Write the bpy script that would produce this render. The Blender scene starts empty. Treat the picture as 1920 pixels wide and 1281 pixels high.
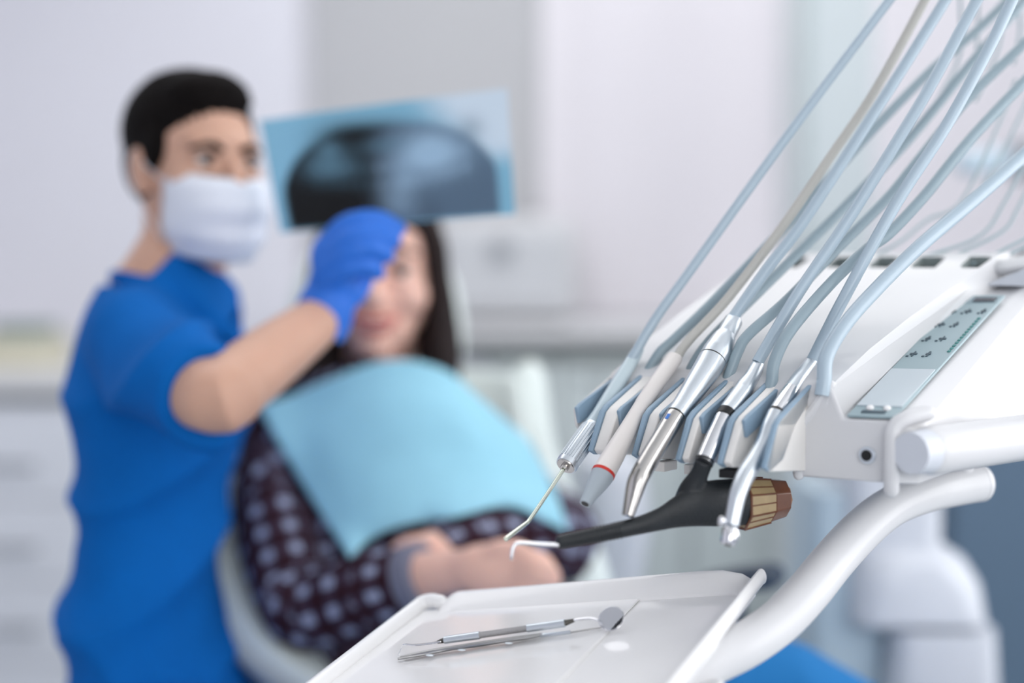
import bpy, bmesh, math, random
import numpy as np
from mathutils import Vector, Matrix
from mathutils.bvhtree import BVHTree

random.seed(7); rng = np.random.default_rng(7)
scene = bpy.context.scene
COL = scene.collection

# ------------------------------------------------------------------ camera
F = 2667.0; EYE = 1.10
PITCH = math.atan((640.5 - 493) / F)
CAM = np.array([0.0, 0.0, EYE])
FW = np.array([0, math.cos(PITCH), -math.sin(PITCH)])
UP = np.array([0, math.sin(PITCH), math.cos(PITCH)])
RT = np.array([1.0, 0, 0])
cam_d = bpy.data.cameras.new('camera'); cam = bpy.data.objects.new('camera', cam_d); COL.objects.link(cam)
cam.location = CAM; cam.rotation_euler = (math.pi / 2 - PITCH, 0, 0)
cam_d.sensor_width = 36; cam_d.lens = 36 * F / 1920
cam_d.clip_start = 0.05; cam_d.clip_end = 60
cam_d.dof.use_dof = True; cam_d.dof.focus_distance = 1.15; cam_d.dof.aperture_fstop = 1.25
scene.camera = cam
# ------------------------------------------------------------------ view, world, lights
vs = scene.view_settings
scene.display_settings.display_device = 'sRGB'
vs.view_transform = 'Standard'; vs.look = 'None'; vs.gamma = 1; vs.use_curve_mapping = False
vs.exposure = 0.45
scene.cycles.use_denoising = True
scene.cycles.max_bounces = 8; scene.cycles.diffuse_bounces = 4
scene.cycles.sample_clamp_indirect = 6
wd = bpy.data.worlds.new('sky'); scene.world = wd; wd.use_nodes = True
bg = wd.node_tree.nodes['Background']; bg.inputs[0].default_value = (0.93, 0.965, 1.0, 1); bg.inputs[1].default_value = 1.2


def area(name, loc, target, sx, sy, power, col=(1, 1, 1)):
    l = bpy.data.lights.new(name, 'AREA'); l.shape = 'RECTANGLE'; l.size = sx; l.size_y = sy
    l.energy = power; l.color = col
    o = bpy.data.objects.new(name, l); COL.objects.link(o); o.location = loc
    o.rotation_euler = (Vector(target) - Vector(loc)).to_track_quat('-Z', 'Y').to_euler()
    return o


area('window_daylight', (2.28, 0.9, 1.55), (0, 0.9, 1.1), 2.6, 1.7, 25, (1.0, 0.985, 0.98))
area('rear_fill_light', (1.0, -1.95, 1.75), (-0.2, 2.0, 1.0), 2.4, 1.4, 18, (1.0, 0.985, 0.97))  # added fill from behind the camera, brightens the sides facing it
area('ceiling_panel_light', (-0.4, 2.2, 2.62), (-0.4, 2.2, 0), 2.4, 1.2, 6, (1.0, 0.99, 0.98))
area('ceiling_panel_light', (0.5, 3.5, 2.62), (0.5, 3.5, 0), 2.2, 0.9, 8.5, (1.0, 0.985, 0.98))


# ------------------------------------------------------------------ placing helpers
def ray(u, v): return FW + (u - 960) / F * RT - (v - 640.5) / F * UP
def P(u, v, d): return CAM + d * ray(u, v)
def hit(u, v, pt, n):
    r = ray(u, v); return CAM + r * (np.dot(np.asarray(pt) - CAM, n) / np.dot(r, n))
def hz(u, v, z): return hit(u, v, np.array([0, 0, z]), np.array([0, 0, 1.0]))
def depth(p): return float(np.dot(np.asarray(p) - CAM, FW))


ANG = math.radians(38)
CW = np.array([math.cos(ANG), -math.sin(ANG), 0]); CD = np.array([math.sin(ANG), math.cos(ANG), 0])
Q = hz(1680, 905, EYE - .165)
ZU = np.array([0, 0, 1.0])
def con(w, d, z): return np.array([Q[0], Q[1], EYE]) + w * CW + d * CD + z * ZU      # console frame: along the row, into the body, up from eye level
def onw(u, v, w): return hit(u, v, Q + w * CW, CW)


# ------------------------------------------------------------------ materials
MATS = {}
def mat(name, col, rough=.45, metal=0.0, bump=0.0, bscale=200.0, var=0.0, vscale=8.0, spec=.5, coat=0.0, trans=0.0, sss=0.0, emit=None, ior=1.45):
    if name in MATS: return MATS[name]
    m = bpy.data.materials.new(name); m.use_nodes = True
    nt = m.node_tree; b = nt.nodes['Principled BSDF']
    b.inputs['Base Color'].default_value = (*col, 1); b.inputs['Roughness'].default_value = rough
    b.inputs['Metallic'].default_value = metal; b.inputs['Specular IOR Level'].default_value = spec
    b.inputs['Coat Weight'].default_value = coat; b.inputs['Transmission Weight'].default_value = trans
    b.inputs['IOR'].default_value = ior
    if sss: b.inputs['Subsurface Weight'].default_value = sss; b.inputs['Subsurface Radius'].default_value = (.01, .005, .003); b.inputs['Subsurface Scale'].default_value = 1.0
    tc = nt.nodes.new('ShaderNodeTexCoord')
    if var > 0:
        n = nt.nodes.new('ShaderNodeTexNoise'); n.inputs['Scale'].default_value = vscale; n.inputs['Detail'].default_value = 3
        nt.links.new(tc.outputs['Object'], n.inputs['Vector'])
        r = nt.nodes.new('ShaderNodeValToRGB')
        r.color_ramp.elements[0].color = (*[max(0, c * (1 - var)) for c in col], 1)
        r.color_ramp.elements[1].color = (*[min(1, c * (1 + var)) for c in col], 1)
        r.color_ramp.elements[0].position = .3; r.color_ramp.elements[1].position = .7
        nt.links.new(n.outputs['Fac'], r.inputs['Fac']); nt.links.new(r.outputs['Color'], b.inputs['Base Color'])
    if bump > 0:
        n = nt.nodes.new('ShaderNodeTexNoise'); n.inputs['Scale'].default_value = bscale; n.inputs['Detail'].default_value = 2
        nt.links.new(tc.outputs['Object'], n.inputs['Vector'])
        bp = nt.nodes.new('ShaderNodeBump'); bp.inputs['Strength'].default_value = bump; bp.inputs['Distance'].default_value = .002
        nt.links.new(n.outputs['Fac'], bp.inputs['Height']); nt.links.new(bp.outputs['Normal'], b.inputs['Normal'])
    if emit:
        b.inputs['Emission Color'].default_value = (*emit[:3], 1); b.inputs['Emission Strength'].default_value = emit[3]
    MATS[name] = m
    return m


def s2l(r, g, b):
    f = lambda c: (c / 255) / 12.92 if c / 255 <= .04045 else ((c / 255 + .055) / 1.055) ** 2.4
    return (f(r), f(g), f(b))


WALL = mat('wall_paint', s2l(224, 224, 232), .8, var=.015, vscale=1.5, bump=.05, bscale=60)
GREYWALL = mat('grey_panel_paint', s2l(188, 189, 192), .7, var=.015, vscale=1.2)
CEIL = mat('ceiling_paint', s2l(240, 240, 240), .9, var=.01)
FLOORM = mat('vinyl_floor', s2l(176, 184, 190), .35, var=.04, vscale=5)
WHITE = mat('white_enamel', s2l(216, 216, 218), .3, coat=.1, spec=.35, var=.008, vscale=12)
TRAYW = mat('white_tray_plastic', s2l(244, 243, 243), .14, coat=.4, var=.006, vscale=20)
FASC = mat('warm_white_plastic', s2l(232, 229, 225), .3, var=.01, vscale=15)
BLUEGREY = mat('blue_grey_rubber', s2l(138, 162, 182), .38, var=.04, vscale=30)
HOSE = mat('pale_blue_silicone', s2l(174, 191, 203), .3, coat=.15, var=.02, vscale=25, sss=.0)
HOSE2 = mat('grey_blue_silicone', s2l(150, 168, 177), .32, var=.02, vscale=25)
HOSEB = mat('beige_silicone', s2l(192, 190, 184), .4, var=.02, vscale=25)
ROD = mat('clear_thin_tube', s2l(158, 176, 182), .25, var=.02)
STEEL = mat('brushed_steel', s2l(196, 192, 188), .2, 1.0, bump=.04, bscale=400, var=.03, vscale=60)
SATIN = mat('satin_aluminium', s2l(214, 220, 225), .34, 1.0, bump=.05, bscale=500, var=.02, vscale=50)
CHROME = mat('chrome', s2l(228, 228, 230), .08, 1.0, var=.01)
DARKSTEEL = mat('dark_steel', s2l(90, 88, 84), .3, 1.0, var=.1, vscale=80)
SYR = mat('pale_grey_polymer', s2l(196, 212, 218), .28, coat=.3, var=.02, vscale=20)
IVORY = mat('ivory_polymer', s2l(232, 226, 222), .4, var=.01, vscale=20)
CONEG = mat('grey_cone_polymer', s2l(172, 182, 190), .4, var=.02, vscale=20)
RED = mat('red_ring', s2l(206, 50, 38), .4, var=.03)
BLUEDOT = mat('blue_dot', s2l(30, 110, 200), .4, var=.03)
BLACK = mat('black_rubber', s2l(30, 34, 38), .42, bump=.25, bscale=900, var=.12, vscale=40)
BLACKP = mat('black_plastic', s2l(14, 14, 16), .4, var=.1)
AMBER = mat('amber_resin', s2l(166, 144, 106), .25, coat=.4, var=.12, vscale=60)
AMBERD = mat('dark_amber_resin', s2l(104, 62, 40), .25, coat=.4, var=.15, vscale=60)
PANEL = mat('grey_membrane', s2l(160, 180, 186), .45, var=.015, vscale=20)
PANELL = mat('pale_membrane', s2l(202, 212, 218), .45, var=.015, vscale=20)
ICON = mat('icon_print', s2l(70, 88, 98), .5, var=.05)
TEAL = mat('teal_print', s2l(60, 130, 128), .5, var=.05)
GREENLED = mat('green_print', s2l(120, 200, 150), .5, var=.05)
DISPLAY = mat('dark_display', s2l(26, 34, 52), .2, var=.05)
SLOTM = mat('slot_liner_polymer', s2l(150, 160, 160), .5, var=.03)
SKIN = mat('skin_man', s2l(208, 164, 142), .5, var=.05, vscale=14, sss=.15, bump=.05)
SKINW = mat('skin_woman', s2l(240, 194, 177), .48, var=.05, vscale=14, sss=.15, bump=.05)
HAIRM = mat('black_hair', s2l(14, 10, 10), .8, spec=.12, bump=.6, bscale=160, var=.25, vscale=60)
HAIRW = mat('dark_brown_hair', s2l(34, 23, 22), .65, spec=.25, bump=.5, bscale=120, var=.3, vscale=40)
SCRUB = mat('blue_scrub_cotton', s2l(0, 96, 176), .85, bump=.2, bscale=700, var=.05, vscale=18, spec=.2)
GLOVE = mat('blue_nitrile', s2l(38, 112, 214), .45, bump=.15, bscale=120, var=.05, vscale=30)
BIB = mat('light_blue_paper', s2l(152, 208, 228), .75, bump=.15, bscale=300, var=.025, vscale=25)
MASKM = mat('white_mask_fabric', s2l(226, 230, 240), .8, bump=.1, bscale=400, var=.02)
EYEW = mat('eye_white', s2l(225, 215, 210), .25, var=.01)
IRIS = mat('dark_iris', s2l(50, 34, 28), .2, var=.1)
BROW = mat('brow_hair', s2l(60, 42, 36), .7, var=.2)
LIP = mat('lips', s2l(196, 110, 104), .4, var=.05)
TEETH = mat('teeth', s2l(240, 236, 228), .3, var=.01)
JEANS = mat('blue_trouser_cotton', s2l(10, 108, 172), .8, bump=.15, bscale=500, var=.06)
UPHOL = mat('mint_white_upholstery', s2l(232, 242, 239), .42, var=.015, vscale=10)
RIMM = mat('pale_grey_shell', s2l(196, 204, 204), .4, var=.02)
UNITW = mat('unit_white', s2l(210, 214, 222), .35, var=.01)
UNITB = mat('unit_pale_blue', s2l(186, 204, 216), .4, var=.015)
CABW = mat('cabinet_white', s2l(226, 229, 236), .4, var=.01)
CABG = mat('cabinet_grey_blue', s2l(212, 221, 221), .45, var=.015)
TOPG = mat('worktop_grey', s2l(222, 222, 224), .4, var=.03, vscale=40)
GAPSHADE = mat('dark_gap_and_shade', s2l(110, 116, 116), .7, var=.05)  # grey of plinths and the column seam, also painted shade under worktops
SLATE = mat('slate_blue_laminate', s2l(80, 102, 124), .55, var=.03, vscale=3)
FROST = mat('frosted_blue_glass', s2l(200, 209, 212), .5, var=.02, vscale=1.5)
BLIND = mat('white_blind_fabric', s2l(236, 233, 238), .8, var=.01, vscale=3)
FRAME = mat('window_frame_white', s2l(220, 226, 228), .4, var=.01)
CREAM = mat('cream_card', s2l(216, 212, 192), .7, var=.04)
SAGE = mat('sage_plastic', s2l(150, 168, 160), .5, var=.05)
NAVY = mat('dark_navy_vinyl', s2l(22, 44, 66), .45, var=.06)
GREYMID = mat('mid_grey_plastic', s2l(150, 154, 160), .45, var=.03)
GLASS = mat('window_glass', (.95, .98, 1), .05, trans=1.0, var=.001)
LIGHTM = mat('lit_diffuser', (1, 1, 1), .5, emit=(1, .99, .98, .6), var=.001)


def plaid():
    m = bpy.data.materials.new('plaid_flannel'); m.use_nodes = True; nt = m.node_tree; b = nt.nodes['Principled BSDF']
    b.inputs['Roughness'].default_value = .9; b.inputs['Specular IOR Level'].default_value = .2
    at = nt.nodes.new('ShaderNodeUVMap'); at.uv_map = 'cloth'
    sp = nt.nodes.new('ShaderNodeSeparateXYZ'); nt.links.new(at.outputs[0], sp.inputs[0])
    def M(op, a, bb=None):
        n = nt.nodes.new('ShaderNodeMath'); n.operation = op
        for i, x in enumerate((a, bb)):
            if x is None: continue
            if isinstance(x, (int, float)): n.inputs[i].default_value = x
            else: nt.links.new(x, n.inputs[i])
        return n.outputs[0]
    def band(x, lo, hi): return M('MULTIPLY', M('GREATER_THAN', x, lo), M('LESS_THAN', x, hi))
    u = M('FRACT', M('ADD', M('DIVIDE', sp.outputs[0], .038), 50.0)); v = M('FRACT', M('ADD', M('DIVIDE', sp.outputs[1], .036), 50.0))
    U = band(u, .2, .62); V = band(v, .22, .6)
    U2 = band(u, .78, .98); V2 = band(v, .78, .98)
    both = M('MULTIPLY', U, V); any_ = M('MAXIMUM', U, V); red = M('MAXIMUM', U2, V2)
    def mix(f, a, bb):
        n = nt.nodes.new('ShaderNodeMix'); n.data_type = 'RGBA'; nt.links.new(f, n.inputs[0])
        for i, x in ((6, a), (7, bb)):
            if isinstance(x, tuple): n.inputs[i].default_value = (*x, 1)
            else: nt.links.new(x, n.inputs[i])
        return n.outputs[2]
    c = mix(any_, s2l(18, 17, 28), s2l(74, 64, 82)); c = mix(red, c, s2l(56, 26, 36)); c = mix(both, c, s2l(158, 166, 192))
    nt.links.new(c, b.inputs['Base Color'])
    return m


PLAID = plaid()


# ------------------------------------------------------------------ object helpers
ROOT = {}
def tag(o, label, cat, group=None):
    o['label'] = label; o['category'] = cat
    if group: o['group'] = group
    return o
def thing(name, loc, label, cat, group=None):
    o = bpy.data.objects.new(name, None); COL.objects.link(o); o.location = tuple(loc); o.empty_display_size = .02
    ROOT[o] = np.array(loc, float)
    return tag(o, label, cat, group)
def sharp(me, ang=35):
    bm = bmesh.new(); bm.from_mesh(me); bmesh.ops.recalc_face_normals(bm, faces=bm.faces)
    for f in bm.faces: f.smooth = True
    lim = math.radians(ang)
    for e in bm.edges: e.smooth = not (len(e.link_faces) == 2 and e.calc_face_angle(0) > lim)
    bm.to_mesh(me); bm.free()
def mk(name, geo, m, parent=None, ang=35, label=None, bevel=0, seg=3, subsurf=0, solid=0, structure=False):
    V, Fc = geo; V = np.asarray(V, float)
    root = parent
    while root is not None and root.parent is not None: root = root.parent
    org = ROOT[root] if root is not None and root in ROOT else (np.zeros(3) if root is not None else np.array([(V[:, 0].min() + V[:, 0].max()) / 2, (V[:, 1].min() + V[:, 1].max()) / 2, V[:, 2].min()]))
    me = bpy.data.meshes.new(name); me.from_pydata([tuple(p) for p in V - org], [], Fc)
    sharp(me, ang); me.materials.append(m)
    o = bpy.data.objects.new(name, me); COL.objects.link(o)
    if parent is not None: o.parent = parent
    else: o.location = tuple(org); ROOT[o] = org
    if structure: o['kind'] = 'structure'
    if label: o['label'] = label
    if solid:
        md = o.modifiers.new('solid', 'SOLIDIFY'); md.thickness = solid; md.offset = 0
    if bevel:
        md = o.modifiers.new('bevel', 'BEVEL'); md.width = bevel; md.segments = seg; md.limit_method = 'ANGLE'; md.angle_limit = math.radians(30); md.harden_normals = False
    if subsurf:
        md = o.modifiers.new('sub', 'SUBSURF'); md.levels = subsurf; md.render_levels = subsurf
    return o


def catmull(pts, k=8):
    p = np.asarray(pts, float)
    if len(p) < 3: return np.array([p[0] + (p[-1] - p[0]) * t for t in np.linspace(0, 1, k + 1)])
    q = np.vstack([2 * p[0] - p[1], p, 2 * p[-1] - p[-2]]); out = []
    for i in range(1, len(q) - 2):
        for t in np.linspace(0, 1, k, endpoint=False):
            a, b, c, d = q[i - 1], q[i], q[i + 1], q[i + 2]
            out.append(.5 * ((2 * b) + (-a + c) * t + (2 * a - 5 * b + 4 * c - d) * t * t + (-a + 3 * b - 3 * c + d) * t ** 3))
    out.append(p[-1]); return np.array(out)


def tube(pts, rad, n=20, smooth=0, cap='flat', ref=None):
    """Tube along pts; rad a number, a list, or a list of (across, along-ref) pairs."""
    pts = np.asarray(pts, float)
    R = np.asarray([rad] * len(pts) if np.isscalar(rad) else rad, float)
    if R.ndim == 1: R = np.stack([R, R], 1)
    if smooth:
        a = catmull(np.hstack([pts, R]), smooth); pts, R = a[:, :3], np.maximum(a[:, 3:], 1e-5)
    if cap == 'round':
        def dome(p, q, r):
            t = p - q; t = t / np.linalg.norm(t); k = []
            for a in (35, 65, 86): k.append((p + t * r.min() * math.sin(math.radians(a)), r * math.cos(math.radians(a))))
            return k
        s = dome(pts[0], pts[1], R[0])[::-1]; e = dome(pts[-1], pts[-2], R[-1])
        pts = np.vstack([[x[0] for x in s], pts, [x[0] for x in e]]); R = np.vstack([[x[1] for x in s], R, [x[1] for x in e]])
    N = len(pts); T = np.zeros((N, 3))
    for i in range(N):
        a, b = max(i - 1, 0), min(i + 1, N - 1)
        t = pts[b] - pts[a]
        while np.linalg.norm(t) < 1e-7 and (a > 0 or b < N - 1): a, b = max(a - 1, 0), min(b + 1, N - 1); t = pts[b] - pts[a]
        T[i] = t / np.linalg.norm(t)
    x = np.asarray(ref if ref is not None else ((0, 0, 1) if abs(T[0][2]) < .9 else (1, 0, 0)), float)
    V = []; Fc = []
    for i in range(N):
        if ref is not None: x = np.asarray(ref, float)
        x = x - T[i] * np.dot(x, T[i]); x = x / np.linalg.norm(x); y = np.cross(T[i], x)
        for k in range(n):
            a = 2 * math.pi * k / n
            V.append(pts[i] + y * math.cos(a) * R[i, 0] + x * math.sin(a) * R[i, 1])
    for i in range(N - 1):
        for k in range(n):
            k2 = (k + 1) % n
            Fc.append((i * n + k, i * n + k2, (i + 1) * n + k2, (i + 1) * n + k))
    Fc.append(tuple(range(n))[::-1]); Fc.append(tuple(range((N - 1) * n, N * n)))
    return V, Fc


def box(c, size, ax=None):
    c = np.asarray(c, float); ax = ax or (np.array([1, 0, 0]), np.array([0, 1, 0]), np.array([0, 0, 1]))
    V = [c + ax[0] * sx * size[0] / 2 + ax[1] * sy * size[1] / 2 + ax[2] * sz * size[2] / 2 for sx in (-1, 1) for sy in (-1, 1) for sz in (-1, 1)]
    return V, [(0, 1, 3, 2), (4, 6, 7, 5), (0, 4, 5, 1), (2, 3, 7, 6), (0, 2, 6, 4), (1, 5, 7, 3)]
def bx(x0, x1, y0, y1, z0, z1): return box(((x0 + x1) / 2, (y0 + y1) / 2, (z0 + z1) / 2), (x1 - x0, y1 - y0, z1 - z0))
def ellipsoid(c, r, ax=None, nu=20, nv=12):
    ax = ax or (np.array([1, 0, 0]), np.array([0, 1, 0]), np.array([0, 0, 1])); V = []; Fc = []
    for i in range(1, nv):
        t = math.pi * i / nv
        for k in range(nu):
            p = 2 * math.pi * k / nu
            V.append(np.asarray(c) + ax[0] * r[0] * math.sin(t) * math.cos(p) + ax[1] * r[1] * math.sin(t) * math.sin(p) + ax[2] * r[2] * math.cos(t))
    for i in range(nv - 2):
        for k in range(nu):
            k2 = (k + 1) % nu; Fc.append((i * nu + k, (i + 1) * nu + k, (i + 1) * nu + k2, i * nu + k2))
    V.append(np.asarray(c) + ax[2] * r[2]); V.append(np.asarray(c) - ax[2] * r[2]); a, b = len(V) - 2, len(V) - 1
    for k in range(nu):
        k2 = (k + 1) % nu; Fc.append((a, k, k2)); Fc.append((b, (nv - 2) * nu + k2, (nv - 2) * nu + k))
    return V, Fc
def prism(poly, off):
    """Extrude a planar 3D polygon by the vector off."""
    n = len(poly); V = [np.asarray(p, float) for p in poly] + [np.asarray(p, float) + off for p in poly]
    return V, [tuple(range(n)), tuple(range(2 * n - 1, n - 1, -1))] + [(i, (i + 1) % n, n + (i + 1) % n, n + i) for i in range(n)]
def join(*gs):
    V = []; Fc = []
    for v, f in gs:
        b = len(V); V += list(v); Fc += [tuple(b + i for i in q) for q in f]
    return V, Fc
def grid(pts):
    a = np.asarray(pts, float); n, m = a.shape[:2]
    return a.reshape(-1, 3), [(i * m + j, i * m + j + 1, (i + 1) * m + j + 1, (i + 1) * m + j) for i in range(n - 1) for j in range(m - 1)]
def fuse(geo, voxel, smooth=6, factor=.5, disp=None):
    """One continuous closed surface from overlapping closed shapes."""
    V, Fc = geo
    me = bpy.data.meshes.new('tmp'); me.from_pydata([tuple(p) for p in V], [], Fc)
    bm = bmesh.new(); bm.from_mesh(me); bmesh.ops.recalc_face_normals(bm, faces=bm.faces); bm.to_mesh(me); bm.free()
    o = bpy.data.objects.new('tmp', me); COL.objects.link(o)
    r = o.modifiers.new('r', 'REMESH'); r.mode = 'VOXEL'; r.voxel_size = voxel
    if smooth: s = o.modifiers.new('s', 'SMOOTH'); s.factor = factor; s.iterations = smooth
    dg = bpy.context.evaluated_depsgraph_get(); dg.update()
    m2 = bpy.data.meshes.new_from_object(o.evaluated_get(dg))
    v = np.empty(len(m2.vertices) * 3); m2.vertices.foreach_get('co', v); v = v.reshape(-1, 3)
    f = [tuple(p.vertices) for p in m2.polygons]
    if disp is not None:
        nn = np.empty(len(m2.vertices) * 3, dtype=np.float32); m2.vertices.foreach_get('normal', nn)
        v = v + nn.reshape(-1, 3) * disp(v)[:, None]
    bpy.data.objects.remove(o); bpy.data.meshes.remove(me); bpy.data.meshes.remove(m2)
    return v, f


def struct(name, geo, m, parent=None, **k): return mk(name, geo, m, parent, structure=parent is None, **k)


# ------------------------------------------------------------------ the room
YB = 4.5; YL = 4.2; XJ = -.63
struct('floor', bx(-2.2, 2.4, -2.1, 5.0, -.1, 0), FLOORM)
struct('ceiling', bx(-2.2, 2.4, -2.1, 5.0, 2.7, 2.8), CEIL)
struct('wall_left', bx(-2.2, -2.1, -2.1, 5.0, 0, 2.7), WALL)
struct('wall_back', join(bx(-2.1, XJ, YL, YL + .4, 0, 2.7), bx(XJ, 2.4, YB, YB + .1, 0, .93), bx(XJ, .1, YB, YB + .1, .93, 2.7), bx(.1, 2.4, YB, YB + .1, 2.45, 2.7), bx(1.9, 2.4, YB, YB + .1, .93, 2.45)), WALL)
struct('trim_back', bx(XJ, .12, YB - .03, YB, .93, 2.7), GREYWALL)
struct('wall_right', join(bx(2.3, 2.4, -2.1, -.5, 0, 2.7), bx(2.3, 2.4, 2.3, 4.5, 0, 2.7), bx(2.3, 2.4, -.5, 2.3, 0, .65), bx(2.3, 2.4, -.5, 2.3, 2.45, 2.7)), WALL)
struct('wall_front', join(bx(-2.1, 2.3, -2.1, -2.0, 0, .9), bx(-2.1, 2.3, -2.1, -2.0, 2.5, 2.7), bx(-2.1, -.3, -2.1, -2.0, .9, 2.5), bx(2.25, 2.3, -2.1, -2.0, .9, 2.5)), WALL)
def window(name, x0, x1, y, z0, z1, t=.05):
    fr = struct(name, join(bx(x0, x0 + t, y, y + .06, z0, z1), bx(x1 - t, x1, y, y + .06, z0, z1), bx(x0, x1, y, y + .06, z0, z0 + t), bx(x0, x1, y, y + .06, z1 - t, z1), bx((x0 + x1) / 2 - t / 2, (x0 + x1) / 2 + t / 2, y, y + .06, z0, z1)), FRAME)
    mk('pane', bx(x0 + t, (x0 + x1) / 2 - t / 2, y + .025, y + .031, z0 + t, z1 - t), GLASS, fr)
    mk('pane', bx((x0 + x1) / 2 + t / 2, x1 - t, y + .025, y + .031, z0 + t, z1 - t), GLASS, fr)
    return fr
window('window_1', .1, 1.9, YB + .02, .93, 2.45)
fr = struct('window_2', join(bx(2.32, 2.38, -.5, 2.3, .65, .7), bx(2.32, 2.38, -.5, 2.3, 2.4, 2.45), bx(2.32, 2.38, -.5, -.45, .65, 2.45), bx(2.32, 2.38, 2.25, 2.3, .65, 2.45), bx(2.32, 2.38, .87, .93, .65, 2.45)), FRAME)
struct('rear_fill_frame', join(bx(-.3, 2.25, -2.08, -2.02, .9, .95), bx(-.3, 2.25, -2.08, -2.02, 2.45, 2.5), bx(-.3, -.25, -2.08, -2.02, .9, 2.5), bx(2.2, 2.25, -2.08, -2.02, .9, 2.5), bx(.95, 1.0, -2.08, -2.02, .9, 2.5)), FRAME)  # unseen frame, placed to go with the added rear fill

# vertical blinds in front of the back window: every slat a part
bl = thing('window_blind', (.7, YB - .06, .9), 'white vertical slat blind drawn across the bright window on the back wall', 'blind')
mk('headrail', bx(.1, 1.95, YB - .08, YB - .03, 2.46, 2.5), FRAME, bl)
x = .135; i = 0
while x < 1.92:
    a = math.radians(14 + 5 * math.sin(i * 1.7)); ax = (np.array([math.cos(a), -math.sin(a), 0]), np.array([math.sin(a), math.cos(a), 0]), ZU)
    mk('slat', box((x, YB - .055, 1.70), (.092, .002, 1.53), ax), BLIND, bl); x += .088; i += 1

# ceiling lights
for k, (cx, cy, sx, sy) in enumerate(((-.4, 2.2, 2.4, 1.2), (.5, 3.5, 2.2, .9))):
    t = thing('ceiling_light', (cx, cy, 2.64), ('large square ceiling light panel above the dental chair', 'narrow ceiling light panel above the back counter')[k], 'light', 'ceiling light panels')
    mk('frame', bx(cx - sx / 2 - .03, cx + sx / 2 + .03, cy - sy / 2 - .03, cy + sy / 2 + .03, 2.66, 2.70), FRAME, t)
    mk('diffuser', bx(cx - sx / 2, cx + sx / 2, cy - sy / 2, cy + sy / 2, 2.645, 2.66), LIGHTM, t)

# back counter: cabinet units, worktop, autoclave
YC = 3.92; ztop = .925
xs = [-.62, -.07, .13, .5, .9, 1.30, 1.75, 2.2]
labs = ['white base cabinet under the worktop, behind the patient and the chair', 'narrow pale grey base cabinet under the worktop beside the chair back', 'grey blue base cabinet under the worktop behind the handpieces', 'grey blue base cabinet behind the instrument tray', 'grey blue base cabinet behind the curved tray arm', 'grey blue base cabinet behind the slate blue cabinet', 'grey blue base cabinet in the far corner by the side wall']
for k in range(7):
    x0, x1 = xs[k] + .003, xs[k + 1] - .003; m = CABW if k == 0 else CABG
    t = thing('base_cabinet', ((x0 + x1) / 2, YC + .28, 0), labs[k], 'cabinet', 'base cabinets along the back wall')
    mk('body', bx(x0, x1, YC + .06, YB - .035, .08, ztop - .04), m, t)
    mk('plinth', bx(x0, x1, YC + .12, YB - .06, 0, .08), GAPSHADE, t)
    d = mk('door', bx(x0 + .002, x1 - .002, YC + .04, YC + .06, .09, ztop - .1), m, t, bevel=.003)
    mk('handle', bx(x0 + .05, x0 + .16, YC + .02, YC + .03, ztop - .15, ztop - .14), STEEL, d)
    mk('shade_strip', bx(x0, x1, YC + .03, YC + .06, ztop - .095, ztop - .045), GAPSHADE, t)  # shadow of the worktop edge put in as a dark strip
o = mk('worktop', bx(XJ + .005, 2.29, YC, YB - .035, ztop - .04, ztop), TOPG, bevel=.004); tag(o, 'long pale grey worktop along the back wall behind the patient', 'worktop')

ax0, ax1 = P(815, 500, 4.02)[0], P(1082, 500, 4.02)[0]
t = thing('sterilizer', ((ax0 + ax1) / 2, 4.2, ztop), 'pale grey box sterilizer with round door knob on the back worktop', 'sterilizer')
zt = P(950, 408, 4.05)[2]
mk('body', bx(ax0, ax1, 4.05, 4.37, ztop + .015, zt), mat('sterilizer_grey', s2l(206, 207, 210), .5, var=.015), t, bevel=.025)
mk('door', bx(ax0 + .03, ax1 - .03, 4.03, 4.06, ztop + .05, zt - .04), mat('sterilizer_door', s2l(200, 202, 206), .5, var=.015), t, bevel=.012)
kc = P(940, 466, 4.03)
mk('knob', tube([kc, kc + np.array([0, -.03, 0])], [.034, .028], 24), GREYMID, t, bevel=.004)
for fx in (ax0 + .05, ax1 - .05):
    for fy in (4.10, 4.33): mk('foot', tube([(fx, fy, ztop), (fx, fy, ztop + .02)], .018, 12), BLACKP, t)

# tall cabinet with frosted doors, wall cabinet, slate cabinet
x0, x1 = P(1492, 300, 3.62)[0], P(1640, 300, 3.62)[0]
t = thing('tall_cabinet', ((x0 + x1) / 2, 3.75, 0), 'tall pale blue frosted cabinet standing against the blind behind the hoses', 'cabinet')
mk('body', bx(x0, x1, 3.64, 3.90, 0, 2.3), FRAME, t, bevel=.006)
mk('door', bx(x0 + .012, x1 - .006, 3.62, 3.64, .95, 2.28), FROST, t, bevel=.003)
mk('door_frame', bx(x0 + .004, x0 + .03, 3.615, 3.64, .95, 2.28), mat('frame_green_grey', s2l(178, 190, 192), .4, var=.02), t, bevel=.002)
t = thing('lamp_arm', (2.2, 2.6, P(1900, 300, 2.4)[2]), 'grey jointed lamp arm reaching in from the side wall behind the hoses', 'lamp arm')
la = P(1812, 306, 2.4); lb = np.array([2.3, 2.62, la[2] + .10])
mk('arm', tube([la, la * .6 + lb * .4 + ZU * .01, lb], [(.020, .020), (.020, .026), (.020, .026)], 16, smooth=4, cap='round'), UNITB, t)
mk('joint', tube([la + np.array([.10, 0, -.028]), la + np.array([.10, 0, .035])], .026, 18), GREYMID, t, bevel=.004)
mk('wall_plate', bx(2.285, 2.30, 2.55, 2.69, lb[2] - .1, lb[2] + .1), FRAME, t)
x0 = P(1788, 1000, 2.75)[0]
t = thing('slate_cabinet', (x0 + .3, 3.0, 0), 'dark slate blue low cabinet beside the white dental unit column', 'cabinet')
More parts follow.
